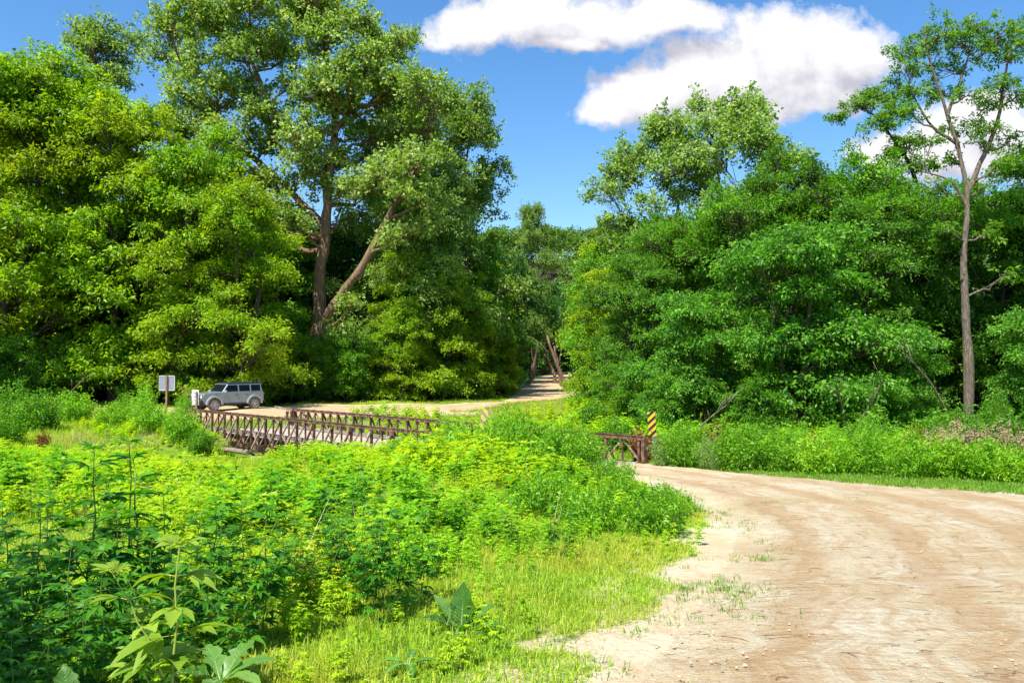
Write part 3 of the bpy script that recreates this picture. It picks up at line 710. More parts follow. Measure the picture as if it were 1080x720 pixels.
# slender tall locust with bare trunk
ld = 36.0; lx = X(1020, ld)
lp = lambda px, py, dd=0: P3(px, py, ld + dd, ld, lx)
ltr = [([(0, 0, -.4), lp(1021, 380), lp(1018, 300), lp(1021, 240), lp(1022, 200), lp(1012, 150), lp(1000, 110), lp(985, 60), lp(980, 25)], [.27, .21, .145, .12, .10, .09, .07, .05, .03]),
       ([lp(1022, 205), lp(1040, 165), lp(1055, 130), lp(1063, 90), lp(1070, 50)], [.12, .10, .08, .06, .03]),
       ([lp(1012, 150), lp(985, 130), lp(965, 95)], [.09, .06, .03]),
       ([lp(1003, 120), lp(1018, 80), lp(1030, 45)], [.08, .06, .03]),
       ([lp(1021, 215), lp(1005, 190), lp(975, 180)], [.07, .05, .02])]
ll = []
for px, py, r in [(960, 70, .85), (978, 45, 1.0), (1000, 35, 1.1), (1000, 70, .9), (1020, 45, 1.0), (975, 95, .8), (1045, 55, .9), (1062, 35, .9), (1075, 60, .9), (1060, 90, .85), (1030, 95, .7), (1078, 100, .8),
                  (1050, 135, .7), (965, 120, .6), (1005, 135, .6), (1068, 150, .6), (1010, 170, .5), (1088, 40, .8), (1035, 150, .55), (945, 85, .5), (1040, 25, .8), (955, 50, .6), (1000, 100, .8), (1050, 110, .8), (985, 150, .6), (1055, 175, .6), (1040, 200, .55), (990, 195, .6), (1045, 245, .6), (1000, 240, .5), (1030, 130, .6), (1062, 290, .5)]:
    ll.append((lp(px, py, rng0.uniform(-1.1, 1.1)), (r * .9, r * .9, r * rng0.uniform(.55, .9))))
template('tall', 53, ltr, ll, M['locust'], M['barkslim'], clus=92, k=20, Rd=.30, L=.15, W=.065, droop=.5, jit=.5, flat=.2, shell=.2, limb_r=.05, twig=.011)
plant('slender_locust', [('trunk', TM['tall'][0]), ('crown', TM['tall'][1])], (lx, ld, Gs(lx, ld)), 0, 1, 'tall slender locust with long bare pale trunk and open crown against the clouds', 'tree')
ld2 = 47.0; lx2 = X(975, ld2)
lp2 = lambda px, py, dd=0: P3(px, py, ld2 + dd, ld2, lx2)
ll2 = [(lp2(px, py, rng0.uniform(-1, 1)), (r, r, r * .6)) for px, py, r in [(885, 122, .6), (905, 110, .9), (925, 100, .9), (945, 118, .9), (930, 130, .8), (950, 100, .6), (960, 150, .8), (975, 175, 1.0), (945, 160, .7)]]
template('side', 52, [([(0, 0, -.4), lp2(972, 260), lp2(968, 190), lp2(948, 150), lp2(925, 120), lp2(905, 112)], [.22, .18, .13, .09, .06, .03])], ll2, M['locust'], M['barkdark'], clus=150, k=20, Rd=.32, L=.16, W=.07, droop=.5, jit=.5, flat=.2, shell=.2, limb_r=.05, twig=.011)
plant('locust_tree', [('trunk', TM['side'][0]), ('crown', TM['side'][1])], (lx2, ld2, Gs(lx2, ld2)), 0, 1, 'locust whose bough leans left in front of the clouds, left of the tallest slender one', 'tree')

# trees along the tunnel and on the hill
k = 0
for side, base in ((-1, 'left'), (1, 'right')):
    for j, d in enumerate([98, 108, 118, 128, 138, 149, 160] if side < 0 else [80, 90, 100, 110, 120, 130, 142, 154]):
        xc = (np.interp(d, PATH_L[:, 1], PATH_L[:, 0]) if side < 0 else np.interp(d, PATH_R[:, 1], PATH_R[:, 0]))
        xx = xc + side * (4.3 if j % 2 else 3.4) + (-2.6 if side < 0 else 1.0)
        tree('tunnel' if j % 2 else 'tunnel2', 'tunnel_tree', 0, d, .85 if side > 0 else 1.0, rngw.uniform(0, 6), 'tree in the shady row along the %s side of the dirt path tunnel' % base, 'row along the %s side of the tunnel path' % base, x=xx)
for i, (x_, y_) in enumerate([(4, 158), (9, 176), (1, 172), (14, 188), (5, 190), (-4, 183), (9, 205), (18, 202), (0, 206)]):
    tree('woodtree', 'tunnel_tree', 0, y_, 1.15, i, 'tree coloured dark for shade closing the far end of the dirt path tunnel', 'trees closing the far end of the tunnel', x=x_)
# bare leaning trunks seen inside the tunnel mouth
for i, (px, d, h, lean, lab) in enumerate([(600, 96, 6.5, -2.6, 'sunlit bare trunk leaning left at the right mouth of the tunnel'), (588, 118, 6, -2.0, 'bare trunk leaning left deeper inside the tunnel on the right'),
                                      (594, 108, 5.5, -1.2, 'thin bare trunk inside the tunnel on the right side'), (556, 112, 6, 1.6, 'bare trunk leaning right at the left side of the tunnel')]):
    rg = np.random.default_rng(60 + i); xx = X(px, d)
    mb = MB(); pts = bend((0, 0, -.3), (lean, .4, h), rg, 9, .03, .12); mb.tube(pts, np.linspace(.36, .12, 9), 8)
    tk = mb.build('leaning_trunk', M['barkwarm'] if i < 3 else M['bark'], None, smooth=True, loc=(xx, d, Gs(xx, d))); tag(tk, lab, 'tree trunk')
    b2 = MB(); b2.tube(bend(tuple(pts[5]), (lean + 1.0 * (-1) ** i, .2, h * .95), rg, 6, .05), np.linspace(.12, .04, 6), 6); b2.build('limb', M['bark'], tk, smooth=True)

def far_wood(seed):
    rng = np.random.default_rng(seed); acc = Acc()
    cs = []; rr = []
    for i in range(900):
        y = rng.uniform(228, 420); x = rng.uniform(-240, 260)
        if y < 250 and abs(x - 6) < 8: continue
        cs.append((x, y, Gs(x, y) + rng.uniform(4, 11))); rr.append(rng.uniform(3.5, 6.0))
    cs = np.array(cs); rr = np.array(rr)
    n = 46
    u = unit(rng.normal(0, 1, (len(cs), n, 3))); u[..., 2] = np.abs(u[..., 2]) * 1.0 - .15
    P = (cs[:, None] + u * rr[:, None, None] * rng.uniform(.7, 1.1, (len(cs), n, 1)) * np.array([1, 1, .95])).reshape(-1, 3)
    V, Q, T = sprays(rng, P, u.reshape(-1, 3), 9, 1.3, .95, .7, .4, .4, .7, .7)
    me = np_mesh('far_wood', V, Q, [M['far']], {'tint': T}); return me
tag(link(bpy.data.objects.new('far_woods', far_wood(70))), 'distant wooded hill seen in the gap between the two woods', 'woods', kind='stuff')

#SECTION2 BEGIN
# ------------------------------------------------------------------ ribbons, weeds and grass
def ribbons(rng, P, D, N, L, W, segs=3, droop=.4, prof=(.25, 1, .7, .04), fold=0.0, wave=0.0, tint=None):
    n = len(P); L = np.broadcast_to(L, (n,)).astype(float); W = np.broadcast_to(W, (n,)).astype(float)
    droop = np.broadcast_to(droop, (n,)).astype(float)
    S = unit(np.cross(D, N)); NN = np.cross(S, D)
    t = np.linspace(0, 1, segs + 1); pr = np.interp(t, np.linspace(0, 1, len(prof)), prof)
    cen = P[:, None] + D[:, None] * (L[:, None] * t)[..., None]
    cen[..., 2] -= (droop * L)[:, None] * t ** 2
    w = (W[:, None] * pr)[..., None] * .5
    if wave: w = w * (1 + wave * rng.normal(0, 1, (n, segs + 1, 1)))
    if fold:
        up = NN[:, None] * (W[:, None] * pr * fold)[..., None]
        jl = rng.normal(0, 1, (n, segs + 1, 1)) * wave * W[:, None, None] * .25
        l = cen - S[:, None] * w + up + NN[:, None] * jl; r = cen + S[:, None] * w + up - NN[:, None] * jl
        V = np.stack([l, cen, r], 2).reshape(-1, 3); c = 3
    else:
        V = np.stack([cen - S[:, None] * w, cen + S[:, None] * w], 2).reshape(-1, 3); c = 2
    idx = np.arange(n * (segs + 1) * c).reshape(n, segs + 1, c)
    Q = np.stack([idx[:, :-1, :-1], idx[:, :-1, 1:], idx[:, 1:, 1:], idx[:, 1:, :-1]], -1).reshape(-1, 4)
    T = np.repeat(tint if tint is not None else rng.random(n), (segs + 1) * c)
    return V, Q, T

def ragweed(seed, h=1.0, leafL=.17, nodes=9, near=True, branch=3, wide=.30):
    rng = np.random.default_rng(seed); lf = Acc(); st = Acc()
    def shoot(base, dirv, hh, nn, LL):
        top = np.array(base) + np.array(dirv) * hh
        pts = bend(base, top, rng, 7, .02, -.03); st.add(*np_tube(pts, np.linspace(.008, .003, 7) * (1.2 * min(1, hh / 1.1 + .15) if near else 1.8), 5 if near else 3))
        for i in range(nn):
            t = .12 + .88 * i / (nn - 1); p = np.array([np.interp(t, np.linspace(0, 1, 7), pts[:, j]) for j in range(3)])
            sz = LL * (.75 + .65 * math.sin(math.pi * min(1, t * .75 + .18))) * (.8 if t > .96 else 1)
            for q in range(2 if t < .97 else 4):
                a = i * 1.57 + q * (math.pi if t < .97 else math.pi / 2) + rng.normal(0, .25)
                el = rng.normal(.25 if t < .9 else .6, .15)
                D = np.array([math.cos(a) * math.cos(el), math.sin(a) * math.cos(el), math.sin(el)])
                N = unit(np.array([0, 0, 1.0]) - D * D[2] + rng.normal(0, .15, 3)); S = np.cross(D, N)
                pet = p + D * sz * .3
                if near: st.add(*prisms(p[None], pet[None], .0025, .002))
                angs = (0, .62, -.62, 1.15, -1.15) if near else (0, .7, -.7)
                ls = (1, .8, .8, .5, .5)
                Ds = np.array([D * math.cos(g) + S * math.sin(g) for g in angs]); k = len(angs)
                tn = np.full(k, np.clip(rng.normal(.35 + .3 * t, .2), 0, 1))
                Ls = np.array(ls[:k]) * sz
                if near: V, Q, T = ribbons(rng, np.repeat(pet[None], k, 0), Ds, np.repeat(N[None], k, 0), Ls, Ls * wide, 4, .32 + rng.uniform(-.1, .2), (.25, .85, 1, .6, .03), .12, .05, tn)
                else: V, Q, T = leaf_quads(rng, np.repeat(pet[None], k, 0), unit(Ds - np.array([0, 0, .15])), np.repeat(N[None], k, 0), Ls * 1.1, Ls * wide * 1.25, .15, .2, tn)
                lf.add(V, Q, T)
    shoot((0, 0, -.05), unit(np.array([rng.normal(0, .06), rng.normal(0, .06), 1])), h, nodes, leafL)
    for b in range(branch):
        a = rng.uniform(0, 6.28); z = h * rng.uniform(.2, .5)
        shoot((0, 0, z), unit(np.array([math.cos(a) * .5, math.sin(a) * .5, 1])), h * rng.uniform(.3, .5), max(4, nodes // 2), leafL * .75)
    return st.arr(), lf.arr()

def leafy_stalk(seed, h=.9, n=60, L=.09, W=.02, spread=.12):
    rng = np.random.default_rng(seed); t = np.sort(rng.random(n)) ** .8
    lean = rng.normal(0, .08, 2)
    P = np.stack([lean[0] * t * h, lean[1] * t * h, t * h], 1)
    a = rng.random(n) * 6.28; el = rng.normal(.45, .25, n)
    D = np.stack([np.cos(a) * np.cos(el), np.sin(a) * np.cos(el), np.sin(el)], 1)
    N = unit(np.array([0, 0, 1.]) - D * .4 + rng.normal(0, .3, (n, 3)))
    s = (1.15 - .7 * t) * rng.uniform(.7, 1.2, n)
    V, Q, T = leaf_quads(rng, P, D, N, L * s, W * s, .15, .25, np.clip(.25 + .5 * t + rng.normal(0, .15, n), 0, 1))
    return V, Q, T

def grass_tuft(seed, n=16, h=.22, w=.006, r=.06, segs=2, bendy=.5):
    rng = np.random.default_rng(seed)
    a = rng.random(n) * 6.28; rr = r * np.sqrt(rng.random(n)); P = np.stack([np.cos(a) * rr, np.sin(a) * rr, np.full(n, -.01)], 1)
    a2 = a + rng.normal(0, .8, n); el = np.clip(rng.normal(1.15, .25, n), .4, 1.5)
    D = np.stack([np.cos(a2) * np.cos(el), np.sin(a2) * np.cos(el), np.sin(el)], 1)
    N = unit(np.stack([-np.cos(a2), -np.sin(a2), np.full(n, .4)], 1) + rng.normal(0, .2, (n, 3)))
    return ribbons(rng, P, D, N, h * rng.uniform(.5, 1.25, n), w * rng.uniform(.7, 1.3, n), segs, bendy * rng.uniform(.2, 1.2, n), (1, .8, .08))

def scatter(name, temps, xy, rng, mat, smin=.7, smax=1.25, zoff=0, scale=None, tintshift=.25, flatten=None):
    """puts template plants at points xy and joins them in one mesh"""
    acc = Acc(); pick = rng.integers(0, len(temps), len(xy)); zz = G(xy[:, 0], xy[:, 1]) + zoff
    for i, (V, Q, T) in enumerate(temps):
        m = pick == i; k = int(m.sum())
        if not k: continue
        a = rng.random(k) * 6.28; s = rng.uniform(smin, smax, k)
        if scale is not None: s = s * scale[m]
        c_, s_ = np.cos(a)[:, None], np.sin(a)[:, None]
        x = (V[None, :, 0] * c_ - V[None, :, 1] * s_) * s[:, None] + xy[m, 0][:, None]
        y = (V[None, :, 0] * s_ + V[None, :, 1] * c_) * s[:, None] + xy[m, 1][:, None]
        z = V[None, :, 2] * (s * rng.uniform(.85, 1.15, k))[:, None] + zz[m][:, None]
        VV = np.stack([x, y, z], -1).reshape(-1, 3)
        QQ = (Q[None] + (np.arange(k) * len(V))[:, None, None]).reshape(-1, 4)
        TT = np.clip(T[None] + rng.normal(0, tintshift * .5, (k, 1)), 0, 1).ravel()
        acc.add(VV, QQ, TT)
    V, Q, T = acc.arr()
    return link(bpy.data.objects.new(name, np_mesh(name, V, Q, [mat], {'tint': T})))

def in_view(x, y, pad=2.5):
    return (y > 1.5) & (np.abs(x) < y * .80 + pad)
def vnoise(x, y, sc, seed=0):
    r = np.random.default_rng(seed); v = 0
    for k in range(5):
        a = r.uniform(0, 6.28); f = sc * r.uniform(.6, 1.8); v = v + np.sin((x * math.cos(a) + y * math.sin(a)) * f + r.uniform(0, 6.28))
    return v / 5
def sample(rng, n, x0, x1, y0, y1, keep):
    """points spread so that nearer ground gets as many per picture area as far ground"""
    t = rng.random(n); y = 1 / (1 / y0 + t * (1 / y1 - 1 / y0)) if y0 > 0 else rng.uniform(y0, y1, n)
    x = rng.uniform(x0, x1, n)
    m = in_view(x, y) ; x, y = x[m], y[m]; m = keep(x, y); return np.stack([x[m], y[m]], 1)
def uniform(rng, n, x0, x1, y0, y1, keep):
    x = rng.uniform(x0, x1, n); y = rng.uniform(y0, y1, n); m = in_view(x, y); x, y = x[m], y[m]; m = keep(x, y); return np.stack([x[m], y[m]], 1)

def road_edge(y): return np.interp(y, ROAD_L[::-1, 1], ROAD_L[::-1, 0])
def off_ways(x, y, gap=.1): return (dist_poly(x, y, ROAD_POLY) > gap) & (dist_poly(x, y, PATH_POLY) > gap)
def on_bridge(x, y, pad=.5):
    u = (-(x - 4.5) + (y - 28.7)) * .7071; v = (-(x - 4.5) - (y - 28.7)) * .7071
    return (u > -.6) & (u < 29) & (v > -pad) & (v < 4 + pad)
def field_left(x, y):
    """left of the road and this side of the bridge"""
    v = (-(x - 4.5) - (y - 28.7)) * .7071
    return (x < road_edge(y)) & (v > 4.7)
def grass_zone(x, y):
    w = np.interp(y, [3, 6, 9, 12, 16, 20, 26], [1.9, 2.5, 2.7, 1.9, 1.1, .5, .3])
    return w + .5 * vnoise(x, y, 1.1, 3)

rng = np.random.default_rng(101)
far_w = [ragweed(200 + i, .85, .15, 7, False, 2, .36)[1] for i in range(6)] + [leafy_stalk(230 + i, .8 + .08 * i, 60, .10, .022 + .004 * (i % 2)) for i in range(5)]
mid_w = [ragweed(210 + i, .80, .13, 8, True, 2, .32)[1] for i in range(4)] + [leafy_stalk(250 + i, .8, 70, .085, .016) for i in range(4)]
def keep_weeds(x, y):
    de = road_edge(y) - x
    thin = (vnoise(x, y, .45, 11) > -.22) | ((y < 9) & (x < X(260, y)))
    return field_left(x, y) & (de > grass_zone(x, y)) & thin & (y < 62) & ~in_poly(x, y, PATH_POLY) & ~((x > -30) & (y > 46.5))
hscale = lambda xy, lo=.55, hi=1.1: lo + (hi - lo) * np.clip(.5 + .8 * vnoise(xy[:, 0], xy[:, 1], .55, 21) + .5 * vnoise(xy[:, 0], xy[:, 1], 2.2, 22), 0, 1)
xy = uniform(rng, 30000, -42, 4, 13, 54, keep_weeds)
sc_ = hscale(xy, .38, 1.2) * np.interp(xy[:, 1], [13, 17, 24, 28, 34, 54], [.8, .85, .95, .72, .6, .75]) * np.interp(road_edge(xy[:, 1]) - xy[:, 0], [.3, 1.5, 3.8], [.28, .5, 1]) * (1 + .30 * (xy[:, 0] > X(420, xy[:, 1])) * (xy[:, 1] > 20))
o = scatter('weeds', far_w, xy, rng, M['weed'], .75, 1.2, scale=sc_); tag(o, 'dense bright green ragweed filling the field up to the bridge', 'weeds', kind='stuff')
xy = uniform(rng, 4200, -9.5, 2.4, 5.0, 13.2, keep_weeds)
o = scatter('weeds', mid_w, xy, rng, M['weed'], .7, 1.15, scale=hscale(xy, .30, 1.0) * np.interp(xy[:, 1], [5, 8, 13], [.7, .8, .95]) * np.interp(road_edge(xy[:, 1]) - xy[:, 0], [1, 2.2, 4.0], [.38, .6, 1])); tag(o, 'nearer bright green ragweed with cut leaves left of the road', 'weeds', kind='stuff')
xy = uniform(rng, 1500, -26, 2, 8.5, 36, lambda x, y: keep_weeds(x, y) & ((y < 25) | (x > X(430, y))) & (vnoise(x, y, 1.3, 91) > .12))
clump = [ragweed(700 + i, 1.0, .15, 9, False, 5, .34)[1] for i in range(4)]
o = scatter('weeds', clump, xy, rng, M['ragweed2'], .55, 1.15, scale=np.interp(road_edge(xy[:, 1]) - xy[:, 0], [1, 3, 5], [.5, .8, 1])); tag(o, 'taller mid green weeds standing out of the bright field', 'weeds', kind='stuff')
xy = uniform(rng, 700, -22, 1, 7, 30, lambda x, y: keep_weeds(x, y) & (vnoise(x, y, 1.1, 95) > .1))
o = scatter('dry_grass', [grass_tuft(410 + i, 7, .85, .010, .10, 2, .3) for i in range(3)], xy, rng, M['dry'], .7, 1.2); tag(o, 'dry stems and seed stalks among the bright weeds', 'dry grass', kind='stuff')
# grasses
tufts = [grass_tuft(300 + i, 16, .12, .0065, .08, 2, .9) for i in range(8)]
long_t = [grass_tuft(320 + i, 14, .24, .006, .06, 3, .7) for i in range(5)]
def keep_grass(x, y):
    de = road_edge(y) - x; bare = vnoise(x, y, 2.3, 31)
    gz_ = grass_zone(x, y) + .8
    return (x < road_edge(y)) & (de > .02 + .25 * (1 + bare)) & (de < gz_ + 3.0) & (bare > np.interp(de, [0, .6, 1.2, 2.5], [.2, -.3, -.75, -1.2]))
xy = uniform(rng, 38000, -8, 4, 3.0, 14, keep_grass)
o = scatter('grass', tufts, xy, rng, M['grass'], .6, 1.3); tag(o, 'yellow green grass between the weeds and the sandy road', 'grass', kind='stuff')
xy = uniform(rng, 9000, -7, 3.5, 3.0, 12, lambda x, y: keep_grass(x, y) & (road_edge(y) - x > .6) & (vnoise(x, y, 1.5, 41) > .0))
o = scatter('grass', long_t, xy, rng, M['grass'], .6, 1.1); tag(o, 'longer grass clumps at the foot of the weeds', 'grass', kind='stuff')
xy = uniform(rng, 1700, -7, 4, 4.2, 15, lambda x, y: (road_edge(y) - x > .35) & (road_edge(y) - x < 5) & (vnoise(x, y, 1.9, 43) > -.05))
o = scatter('weeds', mid_w, xy, rng, M['weed'], .16, .42); tag(o, 'low seedlings mixed through the grass left of the road', 'weeds', kind='stuff')
bigt = [grass_tuft(340 + i, 12, .30, .018, .14, 2) for i in range(5)]
xy = uniform(rng, 14000, -8, 4, 14, 28, keep_grass)
o = scatter('grass', bigt, xy, rng, M['verge'], .5, 1.0); tag(o, 'grass fringe along the left road edge near the bridge', 'grass', kind='stuff')
field_t = [grass_tuft(350 + i, 14, .36, .012, .16, 2, .6) for i in range(5)]
xy = uniform(rng, 32000, -42, 4, 7, 52, lambda x, y: field_left(x, y) & (vnoise(x, y, .45, 11) < .05) & (road_edge(y) - x > .6) & ~in_poly(x, y, PATH_POLY))
o = scatter('grass', field_t, xy, rng, M['fieldgrass'], .6, 1.15, scale=np.interp(xy[:, 1], [7, 14, 40], [.6, .9, 1.4])); tag(o, 'open patches of bright lime grass between the field weeds', 'grass', kind='stuff')
# right verge
def right_edge_y(x): return np.interp(x, ROAD_R[:, 0], ROAD_R[:, 1])
def keep_verge(x, y):
    dr_ = dist_poly(x, y, ROAD_POLY); return (dr_ > -.02 + .12 * vnoise(x, y, 3, 5)) & (y > right_edge_y(x)) & (x > 4.6) & (dr_ < 4.5)
xy = uniform(rng, 30000, 4, 21, 12, 33, keep_verge)
o = scatter('grass', [grass_tuft(360 + i, 14, .16, .012, .10, 2) for i in range(5)], xy, rng, M['verge'], .5, 1.2); tag(o, 'strip of green grass between the right road edge and the shrubs', 'grass', kind='stuff')
xy = uniform(rng, 5200, 4, 30, 16, 44, lambda x, y: (dist_poly(x, y, ROAD_POLY) > 2.0) & (y > right_edge_y(np.minimum(x, 36)) + 1.2) & (x > 5.2) & (x + y > 35) & (x > X(625, y)))
o = scatter('weeds', far_w, xy, rng, M['shrub'], .8, 1.3); tag(o, 'green weeds between the roadside shrubs and the right wood', 'weeds', kind='stuff')
# far clearing
lawn_t = [grass_tuft(380 + i, 14, .32, .030, .35, 2) for i in range(5)]
def keep_lawn(x, y):
    v = (-(x - 4.5) - (y - 28.7)) * .7071
    return ((v < -.4) | (y > 46)) & (dist_poly(x, y, PATH_POLY) > .15) & (forest_mask(x, y) < .5) & (x < X(665, y))
xy = uniform(rng, 16000, -40, 9, 31, 112, keep_lawn)
o = scatter('grass', lawn_t, xy, rng, M['lawn'], .5, 1.1, scale=np.interp(xy[:, 1], [31, 45, 60], [1.5, 1.1, .8])); tag(o, 'sunny yellow green clearing beyond the bridge', 'grass', kind='stuff')
xy = uniform(rng, 2600, -10, 8, 33, 56, lambda x, y: keep_lawn(x, y) & (vnoise(x, y, .6, 51) > -.1) & (y < np.interp(x, [-8, 0, 4, 8], [52, 47, 56, 60])))
o = scatter('weeds', far_w, xy, rng, M['weed'], .7, 1.2); tag(o, 'weeds growing behind the far truss of the bridge', 'weeds', kind='stuff')
def keep_under(x, y):
    f = forest_mask(x, y); return (dist_poly(x, y, PATH_POLY) > .5) & (f > .05) & (f < 1.01) & ((y - np.interp(x, [-200, -60, -30, -12, -5, -2, 0.2], [50, 56, 63, 66, 74, 90, 140]) < 4) | (x > 5))
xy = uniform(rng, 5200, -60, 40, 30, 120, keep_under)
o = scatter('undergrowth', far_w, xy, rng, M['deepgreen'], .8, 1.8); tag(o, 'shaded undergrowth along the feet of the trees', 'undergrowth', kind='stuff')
# dry straw patches in the far left of the field
xy = uniform(rng, 3600, -30, -6, 16, 48, lambda x, y: (vnoise(x, y, .35, 61) > .25) & field_left(x, y))
o = scatter('dry_grass', [grass_tuft(400 + i, 10, .8, .014, .12, 2, .35) for i in range(4)], xy, rng, M['dry'], .6, 1.2); tag(o, 'straw coloured dry grass standing among the field weeds', 'dry grass', kind='stuff')
# little plants and twigs on the sand
xy = uniform(rng, 3200, -1, 9, 4, 26, lambda x, y: (np.abs(dist_poly(x, y, ROAD_POLY)) < .9) & (x < road_edge(y) + 1.0) & (vnoise(x, y, 1.8, 71) > -.05))
o = scatter('grass', [grass_tuft(420 + i, 12, .10, .006, .07, 2) for i in range(4)], xy, rng, M['verge'], .5, 1.3); tag(o, 'scattered small tufts on the sandy left road edge', 'grass', kind='stuff')
for (px, py, rr, n_) in ((735, 622, .42, 130), (885, 522, .5, 60), (805, 531, .35, 60), (800, 588, .16, 26), (830, 560, .12, 14), (760, 540, .5, 90), (905, 560, .15, 12)):
    dd = 1.70 / ((py - 382) / F - .068) if py > 470 else 25
    cx = X(px, dd); p = rng.normal(0, 1, (n_, 2)) * np.array([rr, rr * .9]) + np.array([cx, dd])
    o = scatter('grass', [grass_tuft(440 + i, 12, .07, .006, .06, 2) for i in range(3)], p, rng, M['verge'], .5, 1.2, zoff=.012); tag(o, 'low green patch creeping over the sand', 'grass', kind='stuff')
def twigs():
    rg = np.random.default_rng(77); n = 620; mb = Acc()
    t = rg.random(n) ** 1.0; y = 1 / (1 / 4.2 + t * (1 / 26 - 1 / 4.2)); x = rg.uniform(-1, 16, n)
    m = in_poly(x, y, ROAD_POLY) & in_view(x, y); x, y = x[m], y[m]; n = len(x)
    a = rg.normal(0, .8, n) + .2; L = rg.gamma(1.6, .035, n) + .02; z = G(x, y) + .032
    for j in range(3):
        x2 = x + np.cos(a) * L * .5; y2 = y + np.sin(a) * L * .5
        A = np.stack([x, y, z], 1); B = np.stack([x2, y2, G(x2, y2) + .034 + rg.random(n) * .006], 1)
        V, Q = prisms(A, B, .0022 + .0025 * rg.random(n), .0015); mb.add(V, Q); x, y, z = x2, y2, B[:, 2]; a = a + rg.normal(0, .5, n)
    V, Q, _ = mb.arr(); return np_mesh('twigs', V, Q, [M['twig']])
tag(link(bpy.data.objects.new('twigs', twigs())), 'dry twigs and bits strewn over the sandy road', 'twigs', kind='stuff')
def clods():
    rg = np.random.default_rng(79); n = 3600; t = rg.random(n); y = 1 / (1 / 4.2 + t * (1 / 20 - 1 / 4.2)); x = rg.uniform(-1.5, 13, n)
    m = in_poly(x, y, ROAD_POLY) & in_view(x, y) & (vnoise(x, y, 1.2, 81) > -.35); x, y = x[m], y[m]; n = len(x)
    s = np.clip(rg.gamma(1.5, .0045, n) + .003, 0, .014)
    C = np.stack([x, y, G(x, y) + .022 + s * .5], 1); a = rg.random(n) * 6.28
    base = np.array([[1, 0, 0], [0, 1, 0], [-1, 0, 0], [0, -1, 0], [.3, 0, .7], [0, -.3, .75], [-.3, .1, .7], [.05, .3, .72]])
    P = base[None] * rg.uniform(.6, 1.3, (n, 8, 3)) * s[:, None, None] * np.array([1.2, 1.2, .9])
    V = (P + C[:, None]).reshape(-1, 3); q = np.array([[0, 1, 7, 4], [1, 2, 6, 7], [2, 3, 5, 6], [3, 0, 4, 5], [4, 7, 6, 5]])
    Q = (q[None] + (np.arange(n) * 8)[:, None, None]).reshape(-1, 4); return np_mesh('gravel', V, Q, [M['clod']])
M['clod'] = simple('sandy clods', (.42, .31, .19), .95, 0, .4, 3, (.52, .41, .28))
tag(link(bpy.data.objects.new('gravel', clods())), 'small sandy crumbs on the road surface', 'gravel', kind='stuff')
# yellow flowers
rg = np.random.default_rng(88); n = 520
x = rg.normal(-1.7, .45, n); y = rg.normal(7.6, .7, n); x[380:] = rg.uniform(-6, 2.2, 140); y[380:] = rg.uniform(6, 14, 140)
z = G(x, y) + rg.uniform(.18, .62, n)
V, Q, T = sprays(rg, np.stack([x, y, z], 1), np.tile(np.array([[0, 0, 1.]]), (n, 1)), 6, .012, .013, .009, .1, .1)
tag(link(bpy.data.objects.new('wildflowers', np_mesh('wildflowers', V, Q, [M['flower']], {'tint': T}))), 'tiny yellow wildflowers dotted among the weeds', 'wildflowers', kind='stuff')

# ------------------------------------------------------------------ shrubs
def shrub_meshes(name, seed, h, r, ns, mat, stem, L=.085, W=.035, per=11, k=13, Rd=.13, upright=.5, lo=.12, bell=1.0, up=.7, jit=.6):
    rng = np.random.default_rng(seed); st = Acc(); lf = Acc(); cs = []; outs = []
    for i in range(ns):
        a = i * 2.4 + rng.normal(0, .3); q = math.sqrt((i + .5) / ns); hh = h * (1 - .45 * q ** 2 * bell) * rng.uniform(.8, 1.12)
        b = np.array([math.cos(a) * r * q * .35, math.sin(a) * r * q * .35, -.05]); tp = np.array([math.cos(a) * r * q * rng.uniform(.8, 1.1), math.sin(a) * r * q * rng.uniform(.8, 1.1), hh])
        tp[:2] = tp[:2] * (1 - upright) + b[:2] * 1.9 * upright
        pts = bend(b, tp, rng, 6, .03, .05); st.add(*np_tube(pts, np.linspace(.009, .003, 6), 4))
        for t in np.linspace(lo, 1.0, per) + rng.normal(0, .02, per):
            t = min(max(t, 0), 1); p = np.array([np.interp(t, np.linspace(0, 1, 6), pts[:, j]) for j in range(3)])
            d = rng.normal(0, 1, 3); d[2] *= .3; d = d / np.linalg.norm(d)
            cs.append(p + d * Rd * .8 * (1.2 - t * .9)); outs.append(d)
    V, Q, T = sprays(rng, np.array(cs), np.array(outs), k, Rd, L, W, .4, .3, up, jit, .4)
    lf.add(V, Q, T)
    V, Q, _ = st.arr(); sm = np_mesh(name + '_stem', V, Q, [stem])
    V, Q, T = lf.arr(); return sm, np_mesh(name + '_leaves', V, Q, [mat], {'tint': T})
SH = {}
SH['round'] = shrub_meshes('round', 501, 1.5, .95, 34, M['shrub'], M['stem'], per=12)
SH['round2'] = shrub_meshes('round2', 502, 1.4, 1.1, 38, M['shrub'], M['stem'], .1, .04, per=11)
SH['spire'] = shrub_meshes('spire', 503, 1.9, .8, 26, M['shrub'], M['stem'], .10, .026, per=16, k=12, Rd=.10, upright=.75, bell=.9)
SH['pale'] = shrub_meshes('pale', 504, 1.2, .8, 34, M['paleshrub'], M['stem'], .06, .02, per=12, k=14, Rd=.10)
SH['low'] = shrub_meshes('low', 505, .75, .75, 30, M['shrub'], M['stem'], .07, .028, per=9, k=12, Rd=.09)
SH['dark'] = shrub_meshes('dark', 506, 1.9, 1.4, 36, M['green'], M['stem'], .13, .06, per=12, k=13, Rd=.17)
M['goldshrub'] = leaf_mat('light green shrub leaves', (.10, .25, .008), (.21, .44, .014), (.38, .60, .025), .42, (1.6, 1.5, .3))
SH['gold'] = shrub_meshes('gold', 507, 1.2, .9, 30, M['goldshrub'], M['stem'], .12, .04, per=11, k=12, Rd=.14)
